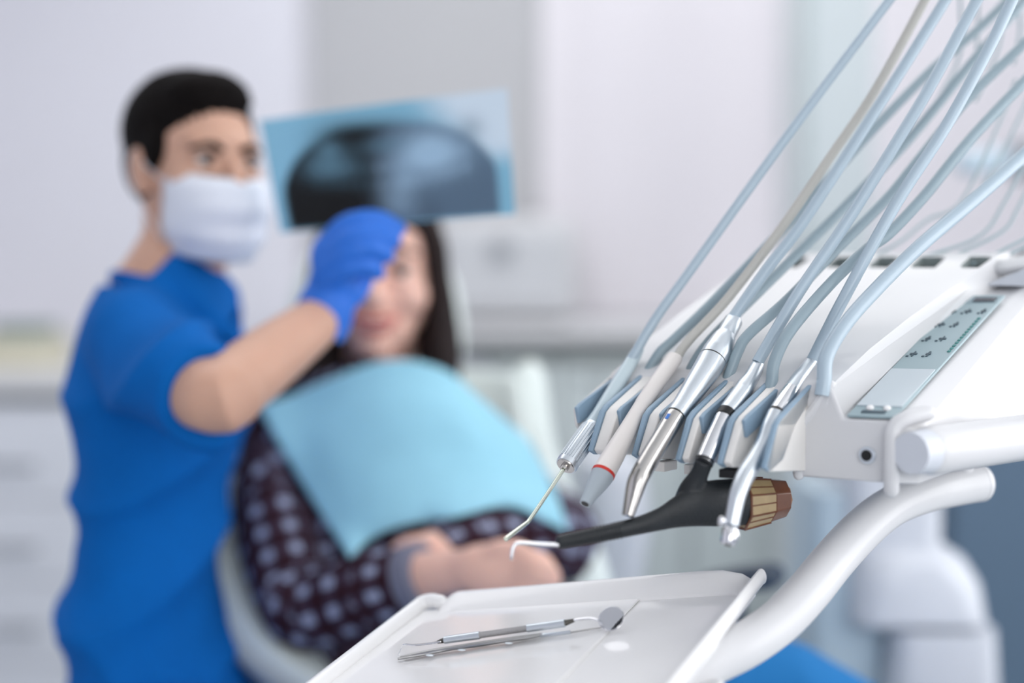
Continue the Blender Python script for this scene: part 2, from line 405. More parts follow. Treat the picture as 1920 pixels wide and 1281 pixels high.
mk('body', bx(x0, x0 + .75, 2.77, 3.28, 0, .86), SLATE, t, bevel=.006)
mk('door', bx(x0 + .005, x0 + .37, 2.75, 2.77, .05, .85), SLATE, t, bevel=.004)
mk('door', bx(x0 + .375, x0 + .745, 2.75, 2.77, .05, .85), SLATE, t, bevel=.004)

# left drawer cabinet with worktop and things on it
YD = 3.5; x0, x1 = -1.9, P(150, 900, YD)[0]
t = thing('drawer_cabinet', ((x0 + x1) / 2, YD + .3, 0), 'white drawer cabinet behind the dentist in blue', 'cabinet')
zc = P(40, 700, YD)[2]
mk('body', bx(x0, x1, YD + .02, YL - .01, .06, zc - .075), CABW, t)
mk('plinth', bx(x0, x1, YD + .06, YL - .05, 0, .06), GAPSHADE, t)
mk('shade_strip', bx(x0, x1, YD + .02, YD + .1, zc - .078, zc - .05), GAPSHADE, t)  # dark strip standing in for the shade below the short worktop
zz = [P(40, q, YD)[2] for q in (785, 945, 1100, 1255, 1410, 1560)]
for a, b in zip(zz[:-1], zz[1:]):
    d = mk('drawer', bx(x0 + .004, x1 - .004, YD, YD + .02, b + .006, a), CABW, t, bevel=.003)
    c = P(18, 872, YD)[0]; hzc = a - (a - b) * .56
    mk('handle', bx(c - .06, c + .06, YD - .022, YD - .01, hzc - .006, hzc + .006), GREYMID, d, bevel=.003)
    for s in (-.05, .05): mk('handle_post', bx(c + s - .005, c + s + .005, YD - .012, YD, hzc - .004, hzc + .004), GREYMID, d)
o = mk('worktop', bx(x0, x1 + .012, YD - .012, YL - .005, zc - .05, zc), TOPG, bevel=.004); tag(o, 'short pale grey worktop on the white drawer cabinet', 'worktop')
c = P(28, 672, 3.7); t = thing('storage_box', (c[0], 3.72, zc), 'cream card box standing on the drawer cabinet worktop', 'box')
mk('body', bx(c[0] - .16, c[0] + .1, 3.62, 3.85, zc, zc + .075), CREAM, t, bevel=.006)
mk('lid', bx(c[0] - .163, c[0] + .103, 3.617, 3.853, zc + .06, zc + .082), mat('cream_lid', s2l(206, 204, 186), .7, var=.04), t, bevel=.006)
t = thing('instrument_case', (c[0] + .02, 3.75, zc + .082), 'flat sage green case lying on the cream box', 'case')
mk('body', bx(c[0] - .05, c[0] + .08, 3.66, 3.80, zc + .082, zc + .098), SAGE, t, bevel=.005)
mk('lid', bx(c[0] - .052, c[0] + .082, 3.658, 3.802, zc + .098, zc + .112), mat('dark_sage', s2l(110, 130, 124), .5, var=.05), t, bevel=.005)

# ------------------------------------------------------------------ dental unit column and its arm
t = thing('dental_unit', (.56, 2.1, 0), 'white rounded dental unit column beside the dark slate cabinet', 'dental unit')
def rrect(cx, cy, sx, sy, r, n=5):
    o = []
    for qx, qy, a0 in ((1, 1, 0), (-1, 1, 90), (-1, -1, 180), (1, -1, 270)):
        for k in range(n + 1):
            a = math.radians(a0 + 90 * k / n); o.append((cx + qx * (sx / 2 - r) + r * math.cos(a), cy + qy * (sy / 2 - r) + r * math.sin(a)))
    return o
def stack(levels):
    """Loft of rounded rectangles: (z, cx, cy, sx, sy, r)."""
    V = []; n = None
    for z, cx, cy, sx, sy, r in levels:
        p = rrect(cx, cy, sx, sy, r); n = len(p); V += [np.array([a, b, z]) for a, b in p]
    Fc = [(i * n + k, i * n + (k + 1) % n, (i + 1) * n + (k + 1) % n, (i + 1) * n + k) for i in range(len(levels) - 1) for k in range(n)]
    return V, Fc + [tuple(range(n))[::-1], tuple(range((len(levels) - 1) * n, len(levels) * n))]
zs = lambda v, d=2.0: P(960, v, d)[2]; xu = lambda u, d=2.0: P(u, 640, d)[0]
cxm = (xu(1600) + xu(1790)) / 2
mk('column', stack([(zs(1060), cxm, 2.12, .142, .2, .03), (zs(900), cxm, 2.12, .142, .2, .03), (zs(800), cxm, 2.12, .142, .2, .03), (zs(780), cxm, 2.12, .12, .18, .03)]), UNITW, t)
c2 = (xu(1620) + xu(1862)) / 2
mk('head', stack([(zs(1188), c2, 2.12, .186, .24, .03), (zs(1180), c2, 2.12, .194, .25, .034), (zs(1110), c2 - .003, 2.12, .188, .25, .05), (zs(1066), c2 - .012, 2.12, .17, .24, .06), (zs(1040), c2 - .026, 2.12, .14, .2, .06), (zs(1022), c2 - .04, 2.12, .09, .16, .04)]), UNITW, t)
mk('waist', bx(c2 - .085, c2 + .085, 2.03, 2.21, zs(1198), zs(1184)), GAPSHADE, t)
c3 = (xu(1700) + xu(1872)) / 2
mk('lower_body', stack([(0, c3, 2.12, .16, .26, .03), (zs(1300), c3, 2.12, .16, .26, .03), (zs(1196), c3, 2.12, .152, .25, .03)]), UNITW, t)
mk('side_panel', stack([(0, xu(1612), 2.14, .105, .2, .02), (zs(940), xu(1612), 2.14, .105, .2, .02)]), UNITB, t)
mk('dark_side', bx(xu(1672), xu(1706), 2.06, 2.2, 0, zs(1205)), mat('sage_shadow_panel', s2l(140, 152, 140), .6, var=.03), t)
# swing arm that carries the console, behind the console body
A0 = con(-.14, .34, -.10); A1 = np.array([cxm, 2.12, EYE - .11])
mk('swing_arm', tube([A0, A0 * .6 + A1 * .4 + np.array([0, 0, .004]), A1], [(.022, .03)] * 3, 16, smooth=6), UNITW, t)

# spittoon side: white rounded bowl stand between the patient and the handpieces
pc = P(1168, 900, 2.14)
t = thing('spittoon', (pc[0], pc[1] + .05, 0), 'white rounded spittoon stand behind the handpiece tips', 'spittoon')
sx0, sx1 = xu(1085, 2.14), xu(1222, 2.14); sm = (sx0 + sx1) / 2; sw = sx1 - sx0
mk('body', stack([(0, sm - .01, pc[1] + .05, sw * .7, .14, .03), (zs(1090, 2.14), sm - .008, pc[1] + .05, sw * .9, .16, .035), (zs(990, 2.14), sm, pc[1] + .05, sw, .18, .04), (zs(905, 2.14), sm - .004, pc[1] + .05, sw * .96, .18, .045), (zs(868, 2.14), sm - .01, pc[1] + .05, sw * .78, .15, .04), (zs(855, 2.14), sm - .012, pc[1] + .05, sw * .5, .10, .03)]), UNITW, t)
mk('bowl_rim', tube([(sm + .03 * math.cos(a), pc[1] + .05 + .03 * math.sin(a), zs(853, 2.14)) for a in np.linspace(0, 2 * math.pi, 25)], .004, 8), UNITW, t)

# ------------------------------------------------------------------ console (delivery unit)
tc = thing('dental_console', con(-.15, .15, -.165), 'white dental console with grey keypad holding a row of handpieces', 'dental console')
WHP = [-.2457, -.2033, -.1627, -.1258, -.0882]
prof = [(0.0, -.163), (0.0, -.108), (.004, -.099), (.012, -.092), (.06, -.069), (.12, -.0455), (.18, -.0248), (.24, -.0045), (.27, .0058), (.288, .0098), (.305, .0098), (.325, .002), (.338, -.014), (.342, -.035), (.34, -.13), (.32, -.160), (.30, -.163)]
SLOT = [(-.2145, .0105), (-.1665, .0105), (-.1225, .0110), (-.0795, .0125), (-.032, .0135)]
stn = [-.2637, -.261]
for c_, h_ in SLOT: stn += [c_ - h_, c_ + h_]
stn += [-.004]
ROWI = 7                                             # profile segment d .24 -> .27 holds the slots
def wst(w, d, i):                                    # the top surface narrows towards its front end: crease runs from w -.057 to -.02
    lim = -.057 + .037 * min(max(d, 0) / .28, 1.25)
    if i == len(stn) - 1: return lim
    return min(w, lim - .002 * (len(stn) - 1 - i))
V = []; Fc = []; n = len(prof)
for i, w in enumerate(stn):
    for j, (d, z) in enumerate(prof):
        r = .004 if i == 0 else 0
        V.append(con(wst(w, d, i), d + (r if j < 3 else (-r if j > 11 else 0)), z - (r if 2 < j < 12 else 0)))
slotcells = []
for i in range(len(stn) - 1):
    for j in range(n):
        j2 = (j + 1) % n; f = (i * n + j, i * n + j2, (i + 1) * n + j2, (i + 1) * n + j)
        if j == ROWI and i % 2 == 0 and i > 0 and i < len(stn) - 1: slotcells.append(f); continue
        Fc.append(f)
Fc += [tuple(range(n))[::-1], tuple(range((len(stn) - 1) * n, len(stn) * n))]
nrm = np.cross(V[slotcells[0][1]] - V[slotcells[0][0]], V[slotcells[0][3]] - V[slotcells[0][0]]); nrm /= np.linalg.norm(nrm)
if nrm[2] < 0: nrm = -nrm
mk('top_shell', (V, Fc), WHITE, tc, ang=40)
for f in slotcells:                                  # each slot: an open pocket let into the top
    a = [V[k] for k in f]; cen = sum(a) / 4; inn = [p * .985 + cen * .015 - nrm * .001 for p in a]; b = [p - nrm * .016 for p in inn]
    s = mk('cable_slot', (a + b, [(0, 1, 5, 4), (1, 2, 6, 5), (2, 3, 7, 6), (3, 0, 4, 7), (4, 5, 6, 7)]), SLOTM, tc)
    # rounded corner lips
    for (p0, p1, p2) in ((a[0], a[1], a[3]), (a[2], a[1], a[3])):
        e1 = (p1 - p0); e1 /= np.linalg.norm(e1); e2 = (p2 - p0); e2 /= np.linalg.norm(e2); r = .0065; c = p0 + (e1 + e2) * r
        arc = [c - e1 * r * math.cos(q) - e2 * r * math.sin(q) for q in np.linspace(0, math.pi / 2, 6)]
        mk('corner_lip', prism([p0] + arc, -nrm * .012), WHITE, s)

# ribs between the handpieces, lined with blue grey rubber
PT = [(.012, -.093), (.004, -.0985), (-.043, -.1185), (-.049, -.1225), (-.066, -.152), (-.062, -.156), (.0, -.1625), (.02, -.1625), (.02, -.095)]
PT0 = [(.012, -.093), (.004, -.0985), (-.043, -.1185), (-.049, -.1225), (-.046, -.137), (-.01, -.1625), (.02, -.1625), (.02, -.095)]
PL = [(.016, -.0925), (-.045, -.1170), (-.052, -.1220), (-.0685, -.153), (-.060, -.157), (-.04, -.150), (-.02, -.125), (.02, -.10)]
edges = [-.2637] + [x for w in WHP for x in (w - .0125, w + .0105)] + [-.0735]
for k in range(0, len(edges), 2):
    w0, w1 = edges[k], edges[k + 1]
    l0 = w0 + (.0045 if k > 0 else 0); l1 = w1 - (.003 if k < 10 else 0)
    mk('rib', prism([con(l0, d, z) for d, z in (PT if k else PT0)], (l1 - l0) * CW), FASC, tc, bevel=.0012, seg=2)
    if k > 0: mk('rubber_guide', prism([con(w0, d, z) for d, z in PL], .0045 * CW), BLUEGREY, tc, bevel=.001, seg=2)
    if k < 10: mk('rubber_guide', prism([con(l1 - .0005, d, z) for d, z in [(.02, -.0945), (-.0445, -.1175), (-.0500, -.1208), (-.0458, -.1345), (-.004, -.119), (.02, -.106)]], .0035 * CW), BLUEGREY, tc, bevel=.0008, seg=2)
# groove bottoms
for w in WHP:
    mk('groove', prism([con(w - .0125, d, z) for d, z in [(.03, -.096), (.008, -.112), (-.006, -.135), (-.014, -.158), (.02, -.160)]], .023 * CW), BLUEGREY, tc)
# tabs under the fascia
for w, m, dw in ((-.181, FASC, .010), (-.155, FASC, .006), (-.106, BLACKP, .0135)):
    c = con(w, -.035, -.162); mk('underside_tab', box(c - ZU * .002 if m is FASC else con(w - .004, -.052, -.1615), (dw, .02, .008 if m is FASC else .0068), (CW, CD, ZU)), m, tc, bevel=.0008, label='black tab under the fascia' if m is BLACKP else None)

# keypad section at the near end
FR = -.0735
Bv = {
 'b0': (FR - .004, -.003, -.1675), 'b1': (.0, -.003, -.1655), 't0': (FR - .006, -.003, -.131), 'cr0': (-.057, .004, -.0955), 'p0': (-.0415, -.003, -.1203), 'p1': (.0, -.003, -.1193),
 'cr1': (-.024, .25, -.0085), 'p2': (-.0415, .245, -.0285), 'p3': (.0, .25, -.0290), 'cr2': (-.016, .31, .004), 'p4': (-.03, .31, -.012), 'p5': (.002, .31, -.010),
 's0': (.013, .014, -.127), 's1': (.014, .25, -.037), 's2': (.014, .31, -.018), 'u0': (.013, .014, -.167), 'u1': (.014, .31, -.160), 'c0': (FR - .004, .30, -.165), 'd0': (FR - .004, .31, -.12), 'e0': (-.06, .05, -.10)}
K = list(Bv); Iv = {k: i for i, k in enumerate(K)}
fs = [('b0', 'b1', 'p1', 'p0', 't0'), ('t0', 'p0', 'cr0'), ('p0', 'p2', 'cr1', 'cr0'), ('p0', 'p1', 'p3', 'p2'), ('p2', 'p3', 'p5', 'p4'), ('p2', 'p4', 'cr2', 'cr1'),
      ('b1', 'u0', 's0', 'p1'), ('p1', 's0', 's1', 'p3'), ('p3', 's1', 's2', 'p5'), ('u0', 'u1', 's2', 's1', 's0'), ('b0', 'c0', 'u1', 'u0', 'b1'), ('c0', 'd0', 'cr2', 'p4', 'p5', 's2', 'u1'), ('b0', 't0', 'cr0', 'cr1', 'cr2', 'd0', 'c0')]
mk('keypad_housing', ([con(*Bv[k]) for k in K], [tuple(Iv[x] for x in f) for f in fs]), WHITE, tc, bevel=.0032, seg=4, ang=50)
mk('end_frame', tube([con(-.001, -.006, -.170), con(-.001, -.006, -.14), con(-.001, -.003, -.124), con(.006, .004, -.1165), con(.016, .02, -.113)], [(.006, .006)] * 5, 12, smooth=5, cap='round'), WHITE, tc)
mk('fascia_edge', tube([con(FR - .006, -.002, -.166), con(FR - .0065, -.002, -.134), con(FR + .006, .002, -.112), con(-.058, .008, -.0955)], [(.0045, .0045)] * 4, 10, smooth=5, cap='round'), WHITE, tc)
jk = con(-.0216, -.0032, -.1458)
j = mk('jack_socket', tube([jk + CD * .004, jk - CD * .002], .0068, 24), SATIN, tc, bevel=.0006)
mk('jack_hole', tube([jk - CD * .001, jk - CD * .0025], .0043, 20), BLACKP, j)
# rear hood
mk('rear_hood', prism([con(-.029, .255, -.0205), con(.013, .255, -.0205), con(.013, .255, -.0035)], CD * .05), UNITW, tc, bevel=.001)
mk('rear_ridge', tube([con(-.020, .275, -.004), con(-.004, .285, -.001), con(.03, .31, .006), con(.06, .33, .010)], [(.010, .007)] * 4, 12, smooth=5, cap='round'), WHITE, tc)

# keypad
e0, e1, e2, e3 = con(-.0393, -.001, -.1183), con(-.0008, -.001, -.1172), None, con(-.0395, .2318, -.0312)
e2 = e3 + (e1 - e0) * 1.03; pn = np.cross(e1 - e0, e3 - e0); pn /= np.linalg.norm(pn)
def pp(s, q, h=0): return (e0 * (1 - s) + e1 * s) * (1 - q) + (e3 * (1 - s) + e2 * s) * q + pn * h
def plate(s0, s1, q0, q1, h0, h1, sk=0):
    return prism([pp(s0, q0, h0), pp(s1, q0, h0), pp(s1 + sk, q1, h0), pp(s0 + sk, q1, h0)], pn * (h1 - h0))
kp = mk('keypad', plate(0, 1, 0, 1, 0, .0022), PANEL, tc, bevel=.0005)
mk('lower_field', plate(.03, .97, .065, .345, .0022, .0032), PANELL, kp)
mk('upper_strip', plate(.02, .98, .925, .985, .0022, .0026), mat('strip_grey', s2l(150, 170, 178), .45, var=.02), kp)
mk('display', plate(.42, .9, .932, .968, .0026, .0034), DISPLAY, kp)
for s_, q_ in ((.14, .905), (.12, .945)): mk('indicator', plate(s_ - .03, s_ + .03, q_ - .008, q_ + .008, .0024, .003), GREENLED, kp)
for r, q_ in enumerate((.845, .725, .6, .47)):
    for c, s_ in enumerate((.2, .52, .86)):
        if c == 2 and r > 0: continue
        a, b = (.075, .012) if (r + c) % 2 else (.05, .02)
        mk('button_icon', join(plate(s_ - a, s_ + a, q_ - .005, q_ + .005, .0022, .003), plate(s_ - b, s_ + b, q_ - .02, q_ + .02, .0022, .003, .0), plate(s_ - a - .05, s_ - a + .0, q_ - .022, q_ - .015, .0022, .003)), ICON, kp)
for k in range(13):
    q_ = .49 + k * .0235; mk('level_mark', plate(.87, .93, q_, q_ + .013, .0022, .0029), TEAL, kp)
for s_ in (.36, .72): 
    c = pp(s_, .048, .003); mk('lamp', ellipsoid(c, (.0032, .0032, .0022), (CW, np.cross(pn, CW), pn), 12, 8), TRAYW, kp)
mk('lower_slot', plate(.25, .74, .016, .032, .0022, .003), ICON, kp)

# grip handle along the near end
h0 = P(1700, 851, 1.045); hd = np.array([.77, .638, -.004]); hd /= np.linalg.norm(hd)
h1 = h0 + hd * .17
mk('grip_handle', tube([h0 + hd * .028, h1], .0183, 28, cap='round'), WHITE, tc)
mk('grip_collar', tube([h0 + hd * .005, h0 + hd * .03], [.0155, .0172], 28), UNITW, tc)
mk('grip_bracket', tube([h1, h1 - hd * .01 + np.array([-.02, .03, .0])], .012, 16), WHITE, tc)

# returning hoses, each looping up from behind its handpiece, and the thin tubes of the whip arms
RETURNS = []
def pxtube(name, pts, dm, m, parent, k=7, n=14, near=1.0, **kw):
    """pts: (u, v, depth); dm: diameter in metres."""
    pts = [(u, v, pts[0][2] + (d - pts[0][2]) * near) for u, v, d in pts]
    if name == 'return_hose': RETURNS.append(P(*pts[-1]))
    return mk(name, tube([P(*p) for p in pts], dm / 2 if np.isscalar(dm) else [x / 2 for x in dm], n, smooth=k, **kw), m, parent)
pxtube('return_hose', [(1207, 716, 1.222), (1218, 693, 1.223), (1238, 661, 1.228), (1265, 636, 1.235), (1342, 561, 1.26), (1484, 412, 1.31), (1632, 249, 1.36), (1750, 128, 1.40), (1850, 40, 1.44), (1935, -50, 1.47)], .0092, HOSE2, tc, near=.6)
pxtube('return_hose', [(1285, 722, 1.20), (1300, 685, 1.202), (1335, 635, 1.215), (1410, 560, 1.25), (1560, 412, 1.31), (1701, 265, 1.36), (1819, 121, 1.40), (1930, -10, 1.44), (2000, -90, 1.47)], .0092, HOSE2, tc, near=.6)
pxtube('return_hose', [(1360, 722, 1.170), (1369, 697, 1.170), (1384, 658, 1.175), (1404, 627, 1.182), (1477, 562, 1.205), (1569, 467, 1.24), (1661, 375, 1.275), (1724, 298, 1.30), (1816, 184, 1.33), (1920, 82, 1.36), (1990, 10, 1.38)], .0092, HOSE2, tc, near=.6)
pxtube('return_hose', [(1441, 738, 1.138), (1447, 716, 1.138), (1453, 676, 1.141), (1484, 617, 1.152), (1563, 526, 1.185), (1628, 466, 1.212), (1667, 438, 1.228), (1733, 368, 1.255), (1819, 262, 1.29), (1920, 154, 1.33), (1990, 80, 1.36)], .0098, HOSE2, tc, near=.6)
pxtube('return_hose', [(1541, 742, 1.106), (1545, 716, 1.107), (1550, 668, 1.112), (1583, 611, 1.122), (1635, 551, 1.138), (1720, 466, 1.163), (1825, 376, 1.195), (1920, 291, 1.225), (2010, 205, 1.25)], .0118, HOSE, tc)
for pts in ([(1712, 492, 1.33), (1740, 480, 1.335), (1838, 442, 1.36), (1884, 378, 1.38), (1930, 290, 1.40)], [(1750, 494, 1.33), (1779, 482, 1.335), (1877, 436, 1.36), (1910, 388, 1.375), (1960, 290, 1.40)],
            [(1820, 496, 1.30), (1854, 482, 1.31), (1945, 436, 1.34)], [(1850, 494, 1.30), (1885, 480, 1.31), (1960, 444, 1.34)],
            [(1640, 480, 1.37), (1690, 452, 1.38), (1740, 412, 1.40), (1803, 377, 1.41), (1871, 236, 1.43), (1905, 150, 1.45)], [(1760, 440, 1.39), (1805, 400, 1.40), (1858, 325, 1.42), (1917, 210, 1.44), (1960, 110, 1.46)],
            [(1800, -30, 1.42), (1801, 30, 1.42), (1803, 82, 1.41), (1790, 130, 1.40), (1763, 180, 1.39), (1730, 240, 1.38)], [(1836, -30, 1.42), (1834, 26, 1.42), (1832, 95, 1.41)],
            [(1880, 40, 1.42), (1875, 80, 1.41), (1855, 135, 1.40), (1828, 190, 1.40)], [(1910, -30, 1.42), (1911, 20, 1.42), (1912, 64, 1.41), (1900, 120, 1.40)]):
    pxtube('thin_tube', pts, .0032, ROD, tc, k=6, n=8, near=.4)

# ------------------------------------------------------------------ handpieces in their row
def hp(name, label, w, ref):
    return thing(name, onw(*ref, w), label, 'dental handpiece', 'handpieces in the console row')
def seg(name, pts, w, m, parent, k=0, n=28, bev=0, label=None, cap='flat', dep=None):
    """pts: (u, v, width in pixels) on the plane of this handpiece, or at depth dep."""
    c = [onw(u, v, w) if dep is None else P(u, v, dep) for u, v, _ in pts]
    return mk(name, tube(c, [pw * depth(p) / F / 2 for p, (_, _, pw) in zip(c, pts)], n, smooth=k, cap=cap), m, parent, bevel=bev, seg=2, label=label)
def hose(start, w, pts, dm, m, parent, ends):
    """From the tail on plane w up through image points with depth rising evenly."""
    p0 = onw(*start, w); d0 = depth(p0); L = [p0]; full = [start] + pts; s = [0]
    for a, b in zip(full[:-1], full[1:]): s.append(s[-1] + math.hypot(b[0] - a[0], b[1] - a[1]))
    for q, x in zip(pts, s[1:]): L.append(P(*q, d0 + (ends - d0) * (x / s[-1]) ** .8))
    k = WHP.index(w); a, b = L[-1], RETURNS[k]; t_ = a - L[-2]; t_ /= np.linalg.norm(t_)
    L += [a + t_ * .05, (a * .6 + b * .4) + t_ * .05 + ZU * .05, (a * .25 + b * .75) + ZU * .06, b + ZU * .02 + t_ * .015, b]
    return mk('hose', tube(L, dm / 2, 18, smooth=6), m, parent)

# 1 syringe
w = WHP[0]; t = hp('air_water_syringe', 'pale grey syringe with ridged silver collar and thin bent needle tip', w, (1120, 790))
hose((1182, 678), w, [(1230, 597), (1300, 500), (1480, 250), (1668, 0), (1760, -120)], .0085, HOSE, t, 1.25)
seg('sleeve', [(1198, 654, 21), (1190, 668, 25), (1160, 718, 28), (1124, 780, 32), (1110, 802, 36)], w, SYR, t)
cl = seg('collar', [(1112, 800, 37), (1110, 803, 39.5), (1079, 848, 41.5), (1063, 871, 42), (1061, 874, 40)], w, SATIN, t, n=40)
A, B = onw(1108, 806, w), onw(1066, 866, w); ax = (B - A) / np.linalg.norm(B - A)
u1 = np.cross(ax, ZU); u1 /= np.linalg.norm(u1); u2 = np.cross(ax, u1)
for k in range(24):
    a = 2 * math.pi * k / 24; r = .0088; o_ = (u1 * math.cos(a) + u2 * math.sin(a)) * r
    mk('ridge', tube([A + o_, B + o_ * 1.04], .00045, 5), SATIN, cl)
seg('end_disc', [(1061.5, 873, 37), (1060, 875.5, 35)], w, STEEL, t)
seg('end_nut', [(1060, 875, 17), (1056.5, 881, 15)], w, STEEL, t)
seg('needle', [(1056, 881, 7.5), (1025, 928, 7.5), (993, 975, 8), (986, 982, 8.5), (970, 994, 9), (948, 1011, 9.5)], w, mat('needle_steel', s2l(214, 220, 206), .15, 1.0, var=.02), t, k=3, n=16)

# 2 scaler
w = WHP[1]; t = hp('ultrasonic_scaler', 'ivory white scaler handpiece with red ring and grey cone nose', w, (1200, 760))
hose((1262, 682), w, [(1290, 640), (1366, 558), (1471, 420), (1560, 290), (1642, 168), (1734, 0), (1790, -110)], .0082, HOSEB, t, 1.25)
seg('body', [(1266, 668, 28), (1264.5, 672, 30.5), (1240, 706, 30.5), (1205, 757, 30), (1204, 759, 29), (1178, 805, 34), (1150, 855, 42), (1132, 886, 45)], w, IVORY, t)
seg('ring', [(1132.5, 885, 45.6), (1130, 890, 45.8)], w, RED, t, label='red ring round the nose')
seg('nose_cone', [(1130.2, 889.6, 44.6), (1127, 896, 43.5), (1118, 911, 37), (1105, 932, 26), (1098, 943, 22.5), (1097, 945, 21.5)], w, CONEG, t, label='grey cone nose')
seg('nose_hole', [(1098, 943, 15), (1096.6, 945.6, 15)], w, BLACKP, t)

# 3 motor with contra-angle
w = WHP[2]; t = hp('contra_angle_handpiece', 'silver motor handpiece with bent shiny steel neck and small blue mark', w, (1290, 730))
hose((1372, 600), w, [(1436, 508), (1504, 419), (1619, 243), (1691, 131), (1773, 0), (1840, -110)], .0098, HOSE, t, 1.235)
seg('tail_nut', [(1377, 598, 29), (1375, 602, 35), (1362, 627, 36), (1359, 632, 35)], w, SATIN, t)
seg('motor_cap', [(1361, 629, 38), (1356, 638, 45), (1347, 655, 52), (1343, 662, 53.5), (1336, 674, 53.5)], w, SATIN, t, k=3)
seg('seam_ring', [(1336.4, 673.2, 52), (1335, 676, 52)], w, DARKSTEEL, t)
seg('motor_body', [(1335.4, 675, 53.5), (1326, 692, 53), (1306, 722, 47), (1284, 755, 40.5), (1267, 779, 38.5)], w, SATIN, t, k=3)
seg('joint_ring', [(1267.3, 778.4, 36.5), (1265.5, 781.3, 36.5)], w, DARKSTEEL, t)
seg('neck', [(1265.8, 781, 37.5), (1262, 787, 38), (1245, 815, 37.5), (1222, 853, 38), (1205, 883, 37.5), (1197, 901, 35.5), (1189, 930, 29), (1182, 955, 23), (1178.5, 968, 20)], w, STEEL, t, k=4, n=32)
c = onw(1249, 787, w); vn = CAM - c; vn /= np.linalg.norm(vn); axn = onw(1262, 787, w) - onw(1245, 815, w); axn /= np.linalg.norm(axn)
sd = np.cross(axn, vn); vn = vn - axn * np.dot(vn, axn); vn /= np.linalg.norm(vn); sd = np.cross(axn, vn)
cc = onw(1257.5, 794.5, w); rr = 37.8 * depth(cc) / F / 2
sgn = 1 if np.dot(sd, RT) < 0 else -1
mk('blue_mark', box(cc + (vn * .78 + sd * sgn * .62) * (rr + .00005), (.0026, .0056, .0008), (np.cross(axn, vn * .78 + sd * sgn * .62), axn, vn * .78 + sd * sgn * .62)), BLUEDOT, t, label='small blue mark')
seg('water_line', [(1253, 800, 3.2), (1222, 851, 3.2)], w - .0075, DARKSTEEL, t, n=8)
pk = lambda u, v: onw(u, v, w) - .0066 * RT * 0
mk('spray_tube', tube([P(1196, 868, 1.083), P(1182, 893, 1.078), P(1176, 915, 1.074), P(1172, 945, 1.070), P(1169, 966, 1.068)], .0011, 8, smooth=4), DARKSTEEL, t)

# 4 black handle with amber block
w = WHP[3]; t = hp('probe_handpiece', 'black pistol shaped handpiece with amber end block and hooked steel probe', w, (1350, 800))
hose((1420, 680), w, [(1500, 545), (1586, 419), (1678, 272), (1747, 157), (1832, 0), (1895, -110)], .0098, HOSE, t, 1.20)
seg('ferrule', [(1422, 684, 24), (1420, 687, 27), (1408, 710, 29), (1398, 724, 34), (1393, 733, 36)], w, SATIN, t)
seg('coupling', [(1393.5, 732, 35), (1391, 736, 36.5), (1362, 776, 36)], w, SATIN, t)
seg('black_ring', [(1364, 773, 36.4), (1357, 784, 36.4)], w, BLACKP, t, label='black ring')
seg('steel_tube', [(1357.5, 783, 34), (1340, 822, 36), (1320, 868, 36)], w, CHROME, t)
dl = lambda u: 1.062 + (u - 1046) / (1440 - 1046) * .058
body = [(u, v, wd) for u, v, wd in ((1046, 1017.5, 21), (1049, 1017, 27), (1100, 1007, 29.5), (1150, 996.5, 31.5), (1200, 985, 35), (1240, 973, 45), (1270, 961, 60), (1305, 949, 80), (1335, 944, 88), (1370, 943, 90), (1400, 942, 86))]
g1 = tube([P(u, v, dl(u)) for u, v, _ in body], [(q * dl(u) / F / 2 * .55 if q > 40 else q * dl(u) / F / 2 * .9, q * dl(u) / F / 2) for u, v, q in body], 28, smooth=3, ref=(0, 0, 1))
nk = [(1321, 865, 34), (1311, 890, 35), (1297, 918, 48), (1282, 950, 46)]
g2 = tube([P(u, v, 1.094 + .004 * i) for i, (u, v, _) in enumerate(nk)], [(q * 1.095 / F / 2 * .9, q * 1.095 / F / 2) for _, _, q in nk], 24, smooth=3)
mk('handle', fuse(join(g1, g2), .0011, 8), BLACK, t, ang=80)
seg('steel_collar', [(1322, 862, 36.5), (1320.5, 866, 36.5)], w, BLACKP, t)
for k in range(16):                                   # fine grip rings on the nozzle
    u = 1056 + k * 7; v = 1015.8 - (u - 1056) * .205; mk('grip_ring', tube([P(u, v, dl(u)), P(u + 2.2, v - .45, dl(u))], (27.6 + (u - 1050) * .045) * dl(u) / F / 2 * 1.03, 20), BLACK, t)
# amber block: octagonal prism
cA, cB = P(1388, 944, 1.118), P(1470, 934, 1.138); axb = (cB - cA) / np.linalg.norm(cB - cA); ub = ZU - axb * axb[2]; ub /= np.linalg.norm(ub); vb = np.cross(axb, ub)
def octa(c, r, rv): return [c + ub * r * math.sin(math.radians(22.5 + 45 * k)) * 1.04 + vb * rv * math.cos(math.radians(22.5 + 45 * k)) * 1.04 for k in range(8)]
s1 = 1.12 / F
r0 = octa(cA, 49 * s1, 36 * s1); r1 = octa(cA + axb * .026, 42 * s1, 31 * s1); r2 = octa(cB - axb * .001, 36 * s1, 27 * s1)
am = mk('amber_block', (r0 + r1, [(k, (k + 1) % 8, 8 + (k + 1) % 8, 8 + k) for k in range(8)] + [tuple(range(8))[::-1], tuple(range(8, 16))]), AMBER, t, bevel=.0006, label='tan amber end block with dark grooves')
for k in range(8):
    a, b = np.array(r0[k]), np.array(r1[k]); o_ = (a - cA) / np.linalg.norm(a - cA) * .0003
    mk('groove', tube([a + o_, b + o_], .0008, 6), AMBERD, am)
    a2, b2 = (np.array(r0[k]) + np.array(r0[(k + 1) % 8])) / 2, (np.array(r1[k]) + np.array(r1[(k + 1) % 8])) / 2
    mk('groove', tube([a2, b2], .0006, 6), AMBERD, am)
mk('amber_rim', (r1 + r2, [(k, (k + 1) % 8, 8 + (k + 1) % 8, 8 + k) for k in range(8)] + [tuple(range(8))[::-1], tuple(range(8, 16))]), AMBERD, am, bevel=.0008)
